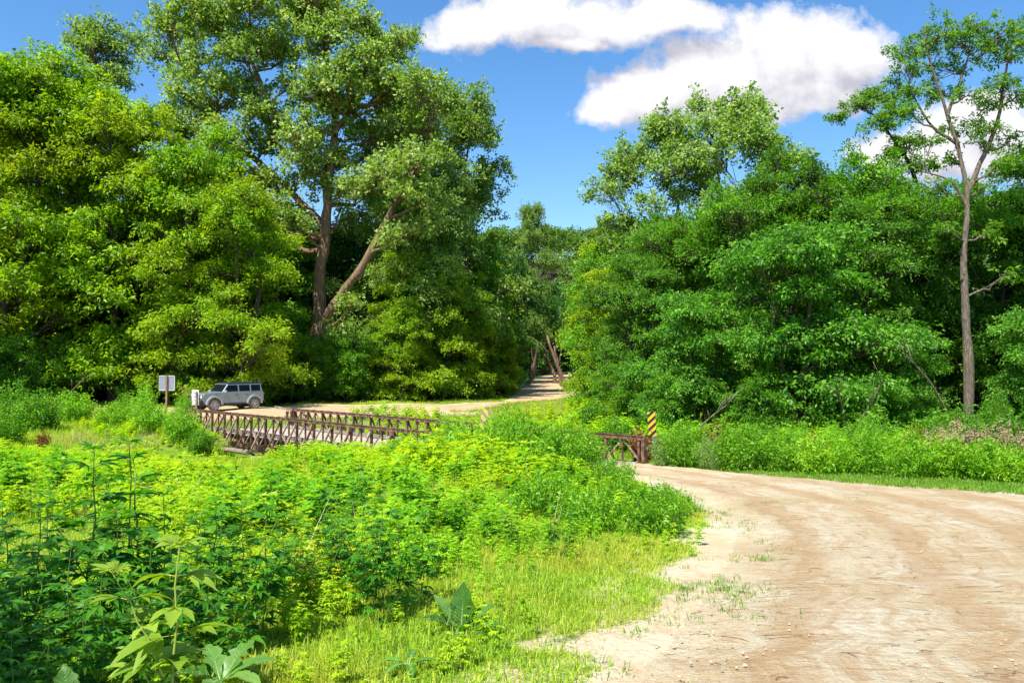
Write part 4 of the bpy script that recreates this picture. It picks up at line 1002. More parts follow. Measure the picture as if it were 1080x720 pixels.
SH['dead'] = shrub_meshes('dead', 508, 1.1, .5, 12, M['rustleaf'], M['twig'], .10, .05, per=8, k=9, Rd=.09, upright=.6)
SH['seedy'] = shrub_meshes('seedy', 509, 1.25, .8, 26, M['pinkseed'], M['twig'], .05, .02, per=5, k=10, Rd=.06, lo=.8, upright=.7, bell=.5)
def shrub(key, px, d, s, rz, label, name='shrub', cat='shrub', x=None, group=None):
    xx = X(px, d) if x is None else x
    return plant(name, [('stem', SH[key][0]), ('foliage', SH[key][1])], (xx, d, Gs(xx, d)), rz, s, label, cat, group)
SHR = [
 ('round', 722, 27.0, 1.08, 'rounded green shrub just right of the striped marker'), ('pale', 700, 27.6, .95, 'pale fine leaved shrub hugging the striped marker post'),
 ('pale', 752, 25.9, .95, 'pale fine leaved shrub between two rounder green ones on the verge'), ('round2', 783, 25.2, 1.08, 'broad green shrub, second large one right of the striped marker'),
 ('round', 826, 24.5, .96, 'green shrub right of the broad one on the right verge'), ('gold', 858, 23.6, .98, 'light yellow green bush low beside the right road edge'),
 ('spire', 918, 23.2, .98, 'tall pointed green shrub rising highest along the right verge'), ('round2', 896, 23.6, .78, 'low bush at the left foot of the tall pointed shrub'),
 ('round', 962, 22.0, .92, 'leafy dark centred bush right of the tall pointed shrub'), ('gold', 998, 21.8, 1.0, 'yellow green bush under the pinkish seed heads'),
 ('round2', 1040, 21.0, .82, 'bush in front of the fallen branch at the right edge'), ('gold', 1076, 20.2, .8, 'last low bush cut by the right picture edge'),
 ('spire', 760, 29.0, .85, 'slender green shrub behind the verge bushes, right of the striped marker'), ('spire', 845, 28.0, .82, 'slender green shrub with plumes behind the verge bushes near the middle'),
 ('spire', 875, 26.5, .84, 'plumed shrub left behind the tall pointed shrub'), ('dark', 985, 27, .98, 'large leafy shrub at the wood\'s edge right of the tall pointed shrub'),
 ('dark', 1040, 25.5, 1.05, 'large leafy shrub at the wood\'s edge near the right picture edge'), ('dark', 1090, 24, 1.0, 'large leafy shrub half outside at the right picture edge'),
 ('dark', 920, 29.5, .95, 'leafy shrub behind the tall pointed shrub'), ('dark', 800, 31.5, .8, 'leafy shrub deep behind the middle of the right verge'), ('dark', 650, 34, .75, 'leafy shrub behind the rusted rail end'),
 ('dark', 628, 42, .9, 'dark shrub right of the grassy clearing beyond the bridge'),
 # around the near end of the bridge, left of the road
 ('round', 598, 22.6, 1.12, 'thick green shrub left of the visible rail end'), ('round2', 560, 23.6, 1.2, 'broad shrub hiding the middle of the bridge'),
 ('spire', 538, 24.6, 1.12, 'upright shrub between the faded striped marker and the broad shrub'), ('round', 618, 24.4, .95, 'shrub touching the left end of the visible rail'),
 ('round', 524, 25.4, 1.2, 'green shrub right of the yellow green bush by the faded marker'), ('round', 474, 26.2, 1.12, 'green shrub in front of the right end of the truss, left of the faded marker'), ('round2', 425, 27.5, .8, 'low green shrub in front of the middle of the near truss'),
 ('gold', 500, 24.0, 1.3, 'yellow green bush below the faded striped marker'), ('gold', 455, 25.6, 1.0, 'yellow green bush below the right end of the truss'),
 ('low', 648, 20.0, .9, 'low shrub at the road edge in front of the rail end'), ('round2', 640, 18, .48, 'low wide bush at the left road edge'), ('low', 575, 13.4, 1.05, 'low dark green bush in the open grass'),
 ('low', 702, 13.6, .75, 'low green bush on the left road edge, upper of the pair'), ('low', 690, 11.6, .95, 'low green bush on the left road edge, lower of the pair'), ('low', 655, 15.2, .8, 'low bush behind the pair on the left road edge'),
 ('low', 622, 12.0, .9, 'low bush in the grass left of the road edge pair'),
 # left end of the bridge
 ('round', 192, 41.0, 1.25, 'green shrub at the left end of the bridge'), ('round2', 160, 43.0, 1.2, 'green shrub below the grey notice sign'), ('dark', 212, 39.5, .62, 'darker shrub against the left end of the truss'),
 ('spire', 152, 45.5, 1.3, 'tallest pointed weed left of the notice sign post'), ('spire', 132, 46, .95, 'shorter pointed weed further left of the notice sign'), ('spire', 196, 46.5, .9, 'pointed weed between the notice sign and the white marker'),
 ('dark', 14, 45, 1.25, 'large dark leafy bush at the far left edge of the field'), ('dark', 42, 42, 1.1, 'leafy bush right of the large dark one at the far left'), ('round2', 78, 46, 1.3, 'bright bush left of the straw coloured gap'),
 ('round', 8, 37, 1.3, 'bush lower down at the far left edge of the field'), ('gold', 118, 44, 1.2, 'yellow green bush left of the notice sign group'),
 ('dead', 517, 27.3, .8, 'russet dead bush left of the upright shrub by the faded marker'), ('dead', 498, 28.0, .7, 'small russet dead weed at the right end of the truss'),
 ('dead', 678, 29.7, 1.2, 'russet dead bush at the end of the rail, left of the striped marker'), ('dead', 692, 30.0, .9, 'russet dead weed right behind the striped marker'),
 ('dead', 752, 28.2, 1.35, 'russet dead stalks between two shrubs on the right verge'), ('dead', 860, 25.2, 1.15, 'russet dead stalk in the middle of the right verge'), ('dead', 965, 24.3, 1.35, 'russet dead stalks above the leafy dark centred bush'),
 ('seedy', 1005, 22.5, 1.25, 'pinkish seed heads standing above the yellow green bush at right'), ('seedy', 1055, 21.8, 1.2, 'pinkish seed heads beside the fallen branch'),
 ('dead', 318, 7.8, .42, 'dead curled brown weed in the middle of the field weeds'), ('dead', 46, 36, .8, 'brown dead weed in the shrubs at the far left'),
]
for i, (key, px, d, s, lab) in enumerate(SHR):
    nm = {'dead': 'dead_weed', 'seedy': 'seeding_weed'}.get(key, 'shrub'); shrub(key, px, d, s, i * 1.9, lab, nm, nm.replace('_', ' '))

# foreground tall weeds, one thing each
RW = []
for i in range(4):
    (sv, sq, _), (lv, lq, lt) = ragweed(600 + i, 1.45, .18, 11, True, 3, .27)
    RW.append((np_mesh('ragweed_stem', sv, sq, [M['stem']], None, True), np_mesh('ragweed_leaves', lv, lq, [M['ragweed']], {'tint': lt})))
rgx = random.Random(12)
TALL = [(95, 6.0, 1.10), (148, 6.1, 1.12), (128, 5.7, .95), (20, 5.4, .92), (50, 5.7, .98), (-15, 5.2, .9), (75, 5.1, .8), (110, 4.9, .78), (160, 5.2, .80), (35, 4.7, .75), (5, 4.5, .75), (205, 5.8, .86), (232, 6.0, .88), (262, 5.9, .90),
        (280, 6.3, .84), (190, 5.0, .66), (225, 5.2, .62), (250, 5.0, .55), (90, 4.5, .62), (140, 4.6, .62), (55, 4.3, .58), (20, 4.1, .55), (175, 6.6, .95), (60, 6.6, 1.0), (10, 6.3, .98), (380, 6.9, .72), (405, 7.2, .75), (425, 6.9, .66), (360, 7.4, .72),
        (395, 6.5, .58), (445, 7.3, .6), (375, 11, .8), (345, 8.3, .72), (300, 6.8, .66), (320, 7.2, .6), (-30, 5.8, .95), (110, 6.9, .95), (230, 6.9, .8), (580, 9.6, .48), (540, 9.9, .5), (600, 9.4, .42)]
for i, (px, d, s) in enumerate(TALL):
    sm, lm = RW[i % 4]; xx = X(px, d); s *= 1.0 if px in (95, 148) else .84 if px < 300 else .95
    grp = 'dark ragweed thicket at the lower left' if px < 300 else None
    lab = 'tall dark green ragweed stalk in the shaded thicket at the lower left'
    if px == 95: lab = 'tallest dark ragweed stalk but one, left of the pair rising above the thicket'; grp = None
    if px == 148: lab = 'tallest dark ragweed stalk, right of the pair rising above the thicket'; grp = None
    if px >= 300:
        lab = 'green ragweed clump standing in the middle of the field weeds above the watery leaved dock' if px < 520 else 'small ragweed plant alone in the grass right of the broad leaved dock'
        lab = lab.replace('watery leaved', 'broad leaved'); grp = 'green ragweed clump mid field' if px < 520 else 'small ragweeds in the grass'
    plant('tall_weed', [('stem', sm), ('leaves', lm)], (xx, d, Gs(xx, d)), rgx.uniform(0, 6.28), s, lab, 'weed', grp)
# the pale yellow plant at the front
(sv, sq, _), (lv, lq, lt) = ragweed(650, 1.12, .17, 8, True, 2, .38)
xx = X(176, 3.7)
M['ylf'] = leaf_mat('pale yellow green leaves', (.12, .24, .015), (.22, .36, .025), (.38, .50, .07), .45, (1.5, 1.4, .35), objvar=0)
plant('young_sunflower', [('stem', np_mesh('ystem', sv, sq, [M['ystem']], None, True)), ('leaves', np_mesh('yleaves', lv, lq, [M['ylf']], {'tint': lt}))], (xx, 3.7, Gs(xx, 3.7)), .4, 1.02, 'pale yellow green plant with big lobed leaves in front of the dark thicket', 'plant')

M['vein'] = simple('pale leaf veins', (.24, .36, .12), .5, 0, .1)
def dock(name, seed, loc, leaves, mat, label, cat='plant'):
    """leaves: (azimuth, elevation, length, width, droop)"""
    rng = np.random.default_rng(seed); root = empty(name, loc); tag(root, label, cat)
    for az, el, L, W, dr_, mk in leaves:
        L, W = L * .86, W * .86
        D = np.array([[math.cos(az) * math.cos(el), math.sin(az) * math.cos(el), math.sin(el)]])
        N = unit(np.array([[-math.cos(az) * math.sin(el), -math.sin(az) * math.sin(el), math.cos(el) + .05]]))
        V, Q, T = ribbons(rng, np.array([[math.cos(az) * .02, math.sin(az) * .02, 0]]), D, N, L, W, 14, dr_, (.16, .35, .85, 1, .98, .85, .5, .08), .16, .16)
        ob = bpy.data.objects.new('leaf', np_mesh('leaf', V, Q, [M[mk or mat]], {'tint': T}, True)); link(ob, root)
        st_, sq_ = np_tube(np.array([[0, 0, -.03], list(V[1 + 3 * 0]), list(V[1 + 3 * 5] - N[0] * .002), list(V[1 + 3 * 11] - N[0] * .002)]), [.007, .006, .004, .0015], 6)
        va = Acc(); va.add(st_, sq_)
        for i in range(2, 12):
            for e_ in (0, 2):
                va.add(*prisms(V[3 * i + 1][None], (V[3 * min(i + 2, 14) + e_] * .9 + V[3 * min(i + 2, 14) + 1] * .1)[None], .0018, .0006))
        vv, vq, _ = va.arr(); link(bpy.data.objects.new('midrib', np_mesh('midrib', vv, vq, [M['vein']])), ob)
    return root
px_, d_ = 486, 6.25
dock('broad_leaved_dock', 1, (X(px_, d_), d_, Gs(X(px_, d_), d_) + .02), [(1.35, 1.36, .46, .21, .05, None), (2.7, 1.0, .48, .2, .2, 'bluedock'), (3.3, .75, .46, .17, .35, 'dock'), (.4, .8, .48, .16, .25, 'bluedock'), (-.1, .55, .52, .14, .45, None),
     (-.6, .5, .32, .12, .6, None), (-1.7, .6, .26, .12, .5, 'bluedock'), (4.0, .45, .32, .12, .5, None), (-1.0, .9, .24, .11, .3, 'dock'), (2.1, .8, .3, .13, .3, 'bluedock')], 'dock', 'broad leaved dock plant with one upright wide leaf standing in the short grass')
px_, d_ = 78, 3.75
dock('mullein_rosette', 2, (X(px_, d_), d_, Gs(X(px_, d_), d_) + .30), [(2.2, 1.1, .42, .13, .25, None), (.9, .75, .34, .11, .4, None), (3.3, .6, .40, .16, .4, 'dock'), (-.3, .6, .4, .16, .4, 'dock'), (-1.4, .6, .35, .15, .4, None), (4.2, .6, .34, .14, .4, None)], 'bluedock', 'blue green broad leaves of a mullein at the bottom left corner')
px_, d_ = 236, 4.6
dock('broad_leaved_dock', 3, (X(px_, d_), d_, Gs(X(px_, d_), d_) + .22), [(.3, .6, .42, .14, .35, 'bluedock'), (1.1, .8, .40, .15, .3, 'dock'), (2.2, .7, .40, .14, .3, 'bluedock'), (3.2, .5, .36, .14, .4, None), (-.5, .5, .40, .13, .4, None), (-1.5, .5, .32, .14, .4, 'bluedock')], 'dock', 'pale wavy leaved dock right of the pale yellow green plant')
px_, d_ = 432, 5.35
dock('small_dock', 4, (X(px_, d_), d_, Gs(X(px_, d_), d_) + .06), [(.2, .45, .26, .07, .5, None), (2.9, .45, .26, .07, .5, None), (1.4, .7, .2, .07, .4, None), (-1.3, .5, .22, .07, .6, None), (3.8, .4, .22, .06, .6, None)], 'ragweed', 'small dark leaved seedling below the broad leaved dock')

# fallen branch and dead saplings
def branch(name, pts, r0, r1, mat, label, subs=()):
    rg = np.random.default_rng(int(abs(pts[0][0]) * 100) + 3)
    c = catmull(pts, 16); o_ = Vector(c[0]); mb = MB(); q = [Vector(p) - o_ for p in c]; mb.tube(q, np.linspace(r0, r1, 16), 7)
    for j in range(5):
        i = int(rg.integers(5, 15)); dd_ = (q[-1] - q[0]).normalized(); e = q[i] + dd_ * rg.uniform(.3, .8) + Vector((rg.normal(0, .25), rg.normal(0, .15), rg.normal(.1, .2))); mb.tube([q[i], (q[i] + e) / 2 + Vector((0, 0, .05)), e], [r1 * 1.4, r1, r1 * .4], 5)
    ob = mb.build(name, mat, None, smooth=True, loc=o_); tag(ob, label, 'branch')
g0 = Gs(13.5, 22.4)
branch('fallen_branch', [(12.2, 22.6, g0 + 1.0), (12.9, 22.5, g0 + 1.15), (13.8, 22.3, g0 + 1.1), (15.0, 22.0, g0 + .7)], .07, .02, M['barkpale'], 'pale fallen branch lying over the weeds at the right edge')
def dead(px, py0, px2, py2, d, lab, r=.06):
    a = (X(px, d), d, Zp(py0, d)); b = (X(px2, d), d - 1.0, Zp(py2, d)); m_ = ((a[0] + b[0]) / 2 + .1, d - .6, (a[2] + b[2]) / 2 + .15)
    branch('bare_branch', [a, m_, b], r, .02, M['barkpale'], lab)
dead(1000, 440, 940, 372, 33.5, 'bare grey branch slanting left of the slender trunk')
dead(905, 446, 918, 400, 33, 'bare thin stem standing left below the slender trunk', .05)
dead(890, 455, 870, 410, 34, 'bare thin stem in front of the shaded walnut', .05)
dead(735, 452, 760, 425, 31, 'bare forked twig behind the right verge shrubs', .035)
dead(640, 405, 668, 420, 44, 'dead grey branch hanging left of the striped marker', .05)
dead(578, 372, 558, 355, 98, 'pale dead branch across the top of the tunnel mouth', .12)
dead(60, 432, 98, 398, 56, 'bare grey sapling leaning in front of the left wood', .06)
# stump of the slender trunk: torn lighter side
# ------------------------------------------------------------------ the bridge
def bridge():
    root = empty('truss_bridge', (4.5, 28.7, 0), R(135)); tag(root, 'rusty brown steel truss bridge with a pale deck crossing the weedy hollow', 'bridge')
    def tr_(y, L, side):
        zt, zb = 1.02, -.55
        web = MB(); npan = int(round(L / 1.5)); p = L / npan
        for i in range(npan + 1):
            x = i * p
            web.cur = 0; web.box((x, y, (zt + zb) / 2), (.085, .10, zt - zb - .13))
            if i < npan:
                web.box((x + p / 2, y, (zt + zb) / 2), (.05, .07, zt - zb - .13))
                zm = (zt + zb) / 2
                web.cur = 1
                for (a, b) in (((x + .05, y - .03, zm), (x + p / 2 - .02, y - .03, zt - .08)), ((x + p / 2 + .02, y - .03, zt - .08), (x + p - .05, y - .03, zm)),
                               ((x + p - .05, y - .03, zm), (x + p / 2 + .02, y - .03, zb + .08)), ((x + p / 2 - .02, y - .03, zb + .08), (x + .05, y - .03, zm))):
                    web.bar(a, b, .05, .05)
            if side and i % 1 == 0:                                     # outrigger braces
                web.cur = 1 if i % 2 else 0
                web.bar((x, y + side * .75, zb + .06), (x, y + side * .07, zt - .16), .075, .075)
                web.bar((x, y + side * .02, zb - .10), (x, y + side * .85, zb - .02), .1, .12)
            web.cur = 0
            web.box((x, y + .055 * (side or 1), zt - .16), (.20, .012, .18)); web.box((x, y + .055 * (side or 1), zb + .14), (.20, .012, .18))
        t = web.build('side_truss', [M['rust'], M['rustlight']], root)
        c = MB(); c.box((L / 2, y + .05, zt), (L + .3, .06, .13)); c.box((L / 2, y - .05, zt), (L + .3, .06, .13)); c.box((L / 2, y, zt + .071), (L + .3, .20, .012))
        for i in range(npan * 2): c.box((i * p / 2 + .2, y, zt + .084), (.10, .19, .012))
        c.build('top_chord', M['rust'], t)
        c = MB(); c.box((L / 2, y + .05, zb), (L + .3, .06, .13)); c.box((L / 2, y - .05, zb), (L + .3, .06, .13)); c.build('bottom_chord', M['rust'], t)
        e = MB(); e.box((-.22, y, .25), (.14, .2, 1.62)); e.box((L + .22, y, .20), (.14, .2, 1.50)); e.build('end_post', M['rust'], t)
    tr_(4.12, 28.5, 1); tr_(-.12, 24.2, -1)
    d = MB(); rg = random.Random(4); x = -.4
    while x < 28.8:
        wd = .245; d.box((x + wd / 2, 2.0, -.03 + rg.uniform(-.006, .006)), (wd - .012, 3.7 + rg.uniform(-.04, .04), .06)); x += wd
    dk = d.build('deck', M['plank'], root)
    g = MB()
    for y in (.28, 3.72):
        for i in range(8): g.box((i * 3.6 + 1.6, y, .10), (3.5, .16, .14))
    g.build('wheel_guard', M['timber'], dk)
    s = MB()
    for y in (.5, 1.3, 2.0, 2.7, 3.5): s.box((14.25, y, -.20), (28.8, .12, .26))
    for i in range(20): s.box((i * 1.5, 2.0, -.45), (.16, 5.2, .22))
    s.build('floor_beam', M['rust'], root)
    a = MB()
    for xx, zz in ((-.5, 0), (28.8, 0)):
        for k_ in range(4): a.box((xx, 2.0, -.20 - k_ * .26), (.32, 5.4, .25))
    a.build('abutment', M['timber'], root)
bridge()
# logs piled under the near truss
for i, (t, ln, dy, z_, lab) in enumerate([(20.5, 3.2, 5.3, -.62, 'grey timber lying under the left part of the near truss'), (23.8, 2.6, 5.2, -.50, 'grey timber under the left end of the near truss'), (17.2, 2.4, 5.3, -.75, 'short grey timber beneath the middle of the near truss')]):
    mb = MB(); mb.tube([(-ln / 2, 0, 0), (-ln / 6, .03, .02), (ln / 6, -.02, .03), (ln / 2, 0, -.01)], [.13, .125, .12, .11], 10); mb.box((-ln / 2 + .3, 0, .02), (.05, .28, .25))
    x_ = 4.5 - .7071 * t - .7071 * dy; y_ = 28.7 + .7071 * t - .7071 * dy
    o = mb.build('timber_log', M['barkpale'], None, smooth=False, loc=(x_, y_, z_)); o.rotation_euler = (0, .03, R(133 + i * 4)); tag(o, lab, 'log')

# ------------------------------------------------------------------ signs, markers, posts
def lin_sign(name, loc, rz, tilt, parts, label, cat='sign'):
    root = empty(name, loc, rz); root.rotation_euler = (0, tilt, rz); tag(root, label, cat)
    for nm, mb, mat in parts: mb.build(nm, mat, root, bevel=.004 if nm != 'panel' else 0)
    return root
# yellow and black striped marker
x_, d_ = X(687, 29.6), 29.6
pn = MB(); pn.box((0, -.03, 0), (.305, .006, .915)); pst = MB(); pst.box((0, .012, -.75), (.07, .03, 2.3)); pst.box((0, .035, -.75), (.03, .03, 2.3)); br_ = MB(); br_.box((0, -.01, -.50), (.26, .02, .05)); br_.box((.06, -.02, -.50), (.03, .03, .14))
g = Gs(x_, d_); root = empty('striped_marker', (x_, d_, Zp(447, d_)), R(6)); root.rotation_euler = (0, R(-4), R(8)); tag(root, 'yellow and black diagonally striped marker on teal post at the rail end', 'road marker')
pn.build('panel', M['stripes'], root); pst.build('post', M['teal'], root); br_.build('bracket', M['teal'], root)
# the faded one
x_, d_ = X(511, 28.6), 28.6
root = empty('striped_marker', (x_, d_, Zp(443, d_))); root.rotation_euler = (0, R(14), R(-14)); tag(root, 'faded yellow and grey striped marker half sunk in weeds at the end of the truss', 'road marker')
pn = MB(); pn.box((0, -.03, 0), (.30, .006, .8)); pn.build('panel', M['stripes2'], root); pst = MB(); pst.box((0, .02, -.4), (.06, .04, 1.8)); pst.build('post', M['wpost'], root)
# notice sign seen from behind
x_, d_ = X(176.5, 50), 50; g = Gs(x_, d_); top = Zp(396, d_)
root = empty('notice_sign', (x_, d_, g), R(2)); tag(root, 'square grey sign seen from behind on brown post left of the parked car', 'sign')
b_ = MB(); b_.box((0, 0, top - g - .46), (.94, .02, .92)); b_.build('panel', M['signback'], root, bevel=.004)
f_ = MB(); f_.box((0, -.012, top - g - .015), (.96, .03, .03)); f_.box((0, -.012, top - g - .915), (.96, .03, .03)); f_.box((.475, -.012, top - g - .46), (.02, .03, .9)); f_.box((-.475, -.012, top - g - .46), (.02, .03, .9)); f_.build('rim', M['signwhite'], root)
p_ = MB(); p_.box((0, -.065, (top - g) / 2 - .1), (.10, .09, top - g + .22)); p_.build('post', M['wpost'], root)
# white marker by the bridge
x_, d_ = X(206.5, 48.2), 48.2; g = Gs(x_, d_); top = Zp(411, d_)
root = empty('weight_sign', (x_, d_, g), R(-4)); tag(root, 'narrow white sign on dark post at the left end of the bridge', 'sign')
b_ = MB(); b_.box((0, 0, top - g - .46), (.44, .02, .92)); b_.build('panel', M['signwhite'], root, bevel=.004)
f_ = MB(); f_.box((0, -.013, top - g - .20), (.26, .004, .05)); f_.box((-.05, -.013, top - g - .40), (.22, .004, .05)); f_.box((.03, -.013, top - g - .6), (.2, .004, .05)); f_.build('faded_mark', M['signback'], root)
p_ = MB(); p_.box((.10, -.06, (top - g) / 2 - .15), (.09, .08, top - g + .1)); p_.build('post', M['wpost'], root)
# small white sign by the path
x_, d_ = X(507, 77), 77; g = Gs(x_, d_); top = Zp(398.5, d_)
root = empty('path_sign', (x_, d_, g), R(10)); tag(root, 'small white sign on short post at the left of the tunnel mouth', 'sign')
b_ = MB(); b_.box((0, -.05, top - g - .3), (.55, .02, .55), Matrix.Rotation(R(20), 3, 'Y')); b_.build('panel', M['signwhite'], root, bevel=.005)
p_ = MB(); p_.box((0, .01, (top - g) / 2 - .2), (.10, .09, top - g)); p_.build('post', M['barkpale'], root)
# rusty posts and rails round the far end of the bridge
for px, d_, h, tl, lab in [(303, 47.5, .45, 5, 'short rusty steel post, left of the three at the far end of the bridge'), (313, 47.0, .55, -6, 'short rusty steel post, middle of the three at the far end of the bridge'),
                          (322, 46.6, .5, 4, 'short rusty steel post, right of the three at the far end of the bridge'), (370, 43.2, 1.15, 1, 'lone rusty steel post behind the far truss')]:
    x_ = X(px, d_); mb = MB(); mb.box((0, 0, h / 2 - .1), (.14, .05, h + .2)); mb.box((0, .05, h / 2 - .1), (.05, .10, h + .2)); mb.box((0, -.03, h * .8), (.2, .02, .12))
    o = mb.build('rusty_post', M['rust'], None, bevel=.006, loc=(x_, d_, Gs(x_, d_) + .15)); o.rotation_euler = (0, R(tl), .3); tag(o, lab, 'post')
mb = MB(); mb.bar((0, 0, .0), (-1.9, .3, .32), .12, .10); mb.bar((-.1, 0, -.5), (-.05, 0, .12), .1, .1); o = mb.build('rusty_rail', M['rustlight'], None, loc=(X(322, 47.8), 47.8, Gs(X(322, 47.8), 47.8) + .55)); tag(o, 'low rusty rail behind the far end of the bridge right of the car', 'rail')
mb = MB(); mb.bar((0, 0, .9), (.75, 0, .25), .10, .08); mb.bar((.35, 0, -.3), (.35, 0, .62), .09, .09); x_ = X(191, 48.5); o = mb.build('slanted_rail', M['rust'], None, loc=(x_, 48.5, Gs(x_, 48.5) + .9)); tag(o, 'slanting rusty rail between the notice sign and the white marker', 'rail')

# ------------------------------------------------------------------ the parked car
def arc(cx, cz, r, a0, a1, n=9):
    return [(cx + r * math.cos(R(a0 + (a1 - a0) * i / (n - 1))), cz + r * math.sin(R(a0 + (a1 - a0) * i / (n - 1)))) for i in range(n)]
def extrude_profile(prof, y0, y1, inset_top=None):
    bm = bmesh.new(); a = [bm.verts.new((x, y0, z)) for x, z in prof]; b_ = [bm.verts.new((x, y1, z)) for x, z in prof]
    n = len(prof); bm.faces.new(a); bm.faces.new(b_[::-1])
    for i in range(n): bm.faces.new((a[i], b_[i], b_[(i + 1) % n], a[(i + 1) % n]))
    return bm
def bm_obj(bm, name, mats, parent, bevel=0, tri=True):
    if tri: bmesh.ops.triangulate(bm, faces=[f for f in bm.faces if len(f.verts) > 4])
    bmesh.ops.recalc_face_normals(bm, faces=bm.faces); me = bpy.data.meshes.new(name); bm.to_mesh(me); bm.free()
    for m_ in (mats if isinstance(mats, list) else [mats]): me.materials.append(m_)
    o = bpy.data.objects.new(name, me); link(o, parent)
    if bevel: b_ = o.modifiers.new('bev', 'BEVEL'); b_.width = bevel; b_.segments = 3; b_.limit_method = 'ANGLE'; b_.angle_limit = R(35)
    return o
def suv(loc, rz):
    c = empty('parked_car', loc, rz); tag(c, 'blue grey boxy off road car with black cloth top parked beyond the bridge', 'car')
    WB = 2.95; xf, xr = 1.45, -1.50; wr = .41
    prof = [(-2.20, .62), (-2.20, 1.16), (-2.12, 1.22), (.80, 1.22), (1.00, 1.22), (2.10, 1.13), (2.22, 1.02), (2.22, .58), (2.05, .48)]
    prof += [(xf + .50, .48)] + arc(xf, wr, .50, 8, 172)[0:] + [(xf - .52, .44), (xr + .52, .44)] + arc(xr, wr, .50, 8, 172) + [(-2.08, .48)]
    bm = extrude_profile(prof, -.90, .90); body = bm_obj(bm, 'body', M['paint'], c, .045)
    # greenhouse
    def ring(z, x0, x1, w): return [(x0, -w, z), (x1, -w, z), (x1, w, z), (x0, w, z)]
    bm = bmesh.new(); lo = [bm.verts.new(v) for v in ring(1.215, -2.14, .88, .86)]; hi = [bm.verts.new(v) for v in ring(1.76, -2.06, .42, .74)]
    bm.faces.new(lo[::-1]); bm.faces.new(hi)
    for i in range(4): bm.faces.new((lo[i], lo[(i + 1) % 4], hi[(i + 1) % 4], hi[i]))
    cabin = bm_obj(bm, 'cabin', M['paint'], c, .03)
    m_ = MB(); m_.box((-.83, 0, 1.80), (2.52, 1.50, .07)); m_.box((-.83, .5, 1.85), (2.0, .05, .04)); m_.box((-.83, -.5, 1.85), (2.0, .05, .04)); m_.box((-.1, 0, 1.855), (.06, 1.2, .04)); m_.box((-1.5, 0, 1.855), (.06, 1.2, .04)); m_.build('roof', M['softtop'], c, bevel=.02)
    def side(y, x, z): return None
    def slab(p4, t=.012):
        P = [Vector(p) for p in p4]; n = (P[1] - P[0]).cross(P[3] - P[0]).normalized(); return P, n
    def glass(nm, pts, out, mat='glass', parent=None, th=.006):
        P = [Vector(p) for p in pts]; n = (P[1] - P[0]).cross(P[3] - P[0]).normalized()
        if n.dot(Vector(out)) < 0: n = -n
        m = MB(); m.add([p - n * .004 for p in P] + [p + n * th for p in P], [(0, 1, 2, 3), (4, 5, 6, 7), (0, 1, 5, 4), (1, 2, 6, 5), (2, 3, 7, 6), (3, 0, 4, 7)]); return m.build(nm, M[mat], parent or c)
    yw = lambda z: .86 - (z - 1.215) / .545 * .12
    xs_ = lambda z: .88 - (z - 1.215) / .545 * .46
    for s in (1, -1):
        for a, b_, z0, z1, nm in ((.74, -.28, 1.27, 1.69, 'side_window'), (-.38, -1.18, 1.27, 1.69, 'side_window'), (-1.28, -1.98, 1.27, 1.69, 'side_window')):
            at = min(a, xs_(z1) - .08)
            glass(nm, [(a, s * (yw(z0) + .006), z0), (at, s * (yw(z1) + .006), z1), (b_, s * (yw(z1) + .006), z1), (b_, s * (yw(z0) + .006), z0)], (0, s, 0))
        # doors: thin proud skins with a handle
        for a, b_ in ((.86, -.30), (-.335, -1.02)):
            dm = MB(); dm.box(((a + b_) / 2, s * .903, .86), (abs(a - b_), .03, .66)); dr_ = dm.build('door', M['paint'], c, bevel=.012)
            hm = MB(); hm.box((b_ + .14, s * .93, 1.04), (.16, .03, .035)); hm.build('handle', M['blackplastic'], dr_, bevel=.008)
        st_ = MB(); st_.box((-.02, s * .93, .44), (1.75, .12, .07)); st_.build('side_step', M['blackplastic'], c, bevel=.02)
        for xc in (xf, xr):
            bm = bmesh.new(); o1 = arc(xc, wr, .60, 0, 180, 13); o2 = arc(xc, wr, .475, 0, 180, 13)
            vs = []
            for (p, q) in zip(o1, o2): vs.append([bm.verts.new((p[0], s * .88, p[1])), bm.verts.new((p[0], s * .985, p[1])), bm.verts.new((q[0], s * .985, q[1])), bm.verts.new((q[0], s * .88, q[1]))])
            for i in range(12):
                for k_ in range(4): bm.faces.new((vs[i][k_], vs[i][(k_ + 1) % 4], vs[i + 1][(k_ + 1) % 4], vs[i + 1][k_]))
            bm.faces.new(vs[0]); bm.faces.new(vs[-1][::-1]); bm_obj(bm, 'wheel_arch', M['flare'], c, .012)
            wh = MB()
            def lathe(mb, prof_, n=28):
                base = len(prof_); vs_ = []
                for k_ in range(n):
                    a_ = 2 * math.pi * k_ / n
                    for (r_, y_) in prof_: vs_.append((xc + r_ * math.cos(a_), s * y_, wr + r_ * math.sin(a_)))
                fs_ = [(k_ * base + i, k_ * base + i + 1, ((k_ + 1) % n) * base + i + 1, ((k_ + 1) % n) * base + i) for k_ in range(n) for i in range(base - 1)]
                mb.add(vs_, fs_)
            w_ = empty('wheel', (0, 0, 0)); w_.parent = c
            lathe(wh, [(.25, .74), (.37, .72), (.405, .75), (.41, .86), (.395, .935), (.36, .95), (.255, .935), (.25, .90)]); wh.build('tyre', M['tyre'], w_, smooth=True)
            rm = MB(); lathe(rm, [(.25, .90), (.255, .935), (.235, .94), (.215, .90), (.2, .84), (.0, .83)])
            for k_ in range(6):
                a_ = k_ * math.pi / 3; rm.bar((xc + .03 * math.cos(a_), s * .915, wr + .03 * math.sin(a_)), (xc + .225 * math.cos(a_), s * .92, wr + .225 * math.sin(a_)), .065, .03, up=(0, 1, 0))
            rm.box((xc, s * .925, wr), (.11, .03, .11)); rm.build('rim', M['rim'], w_)
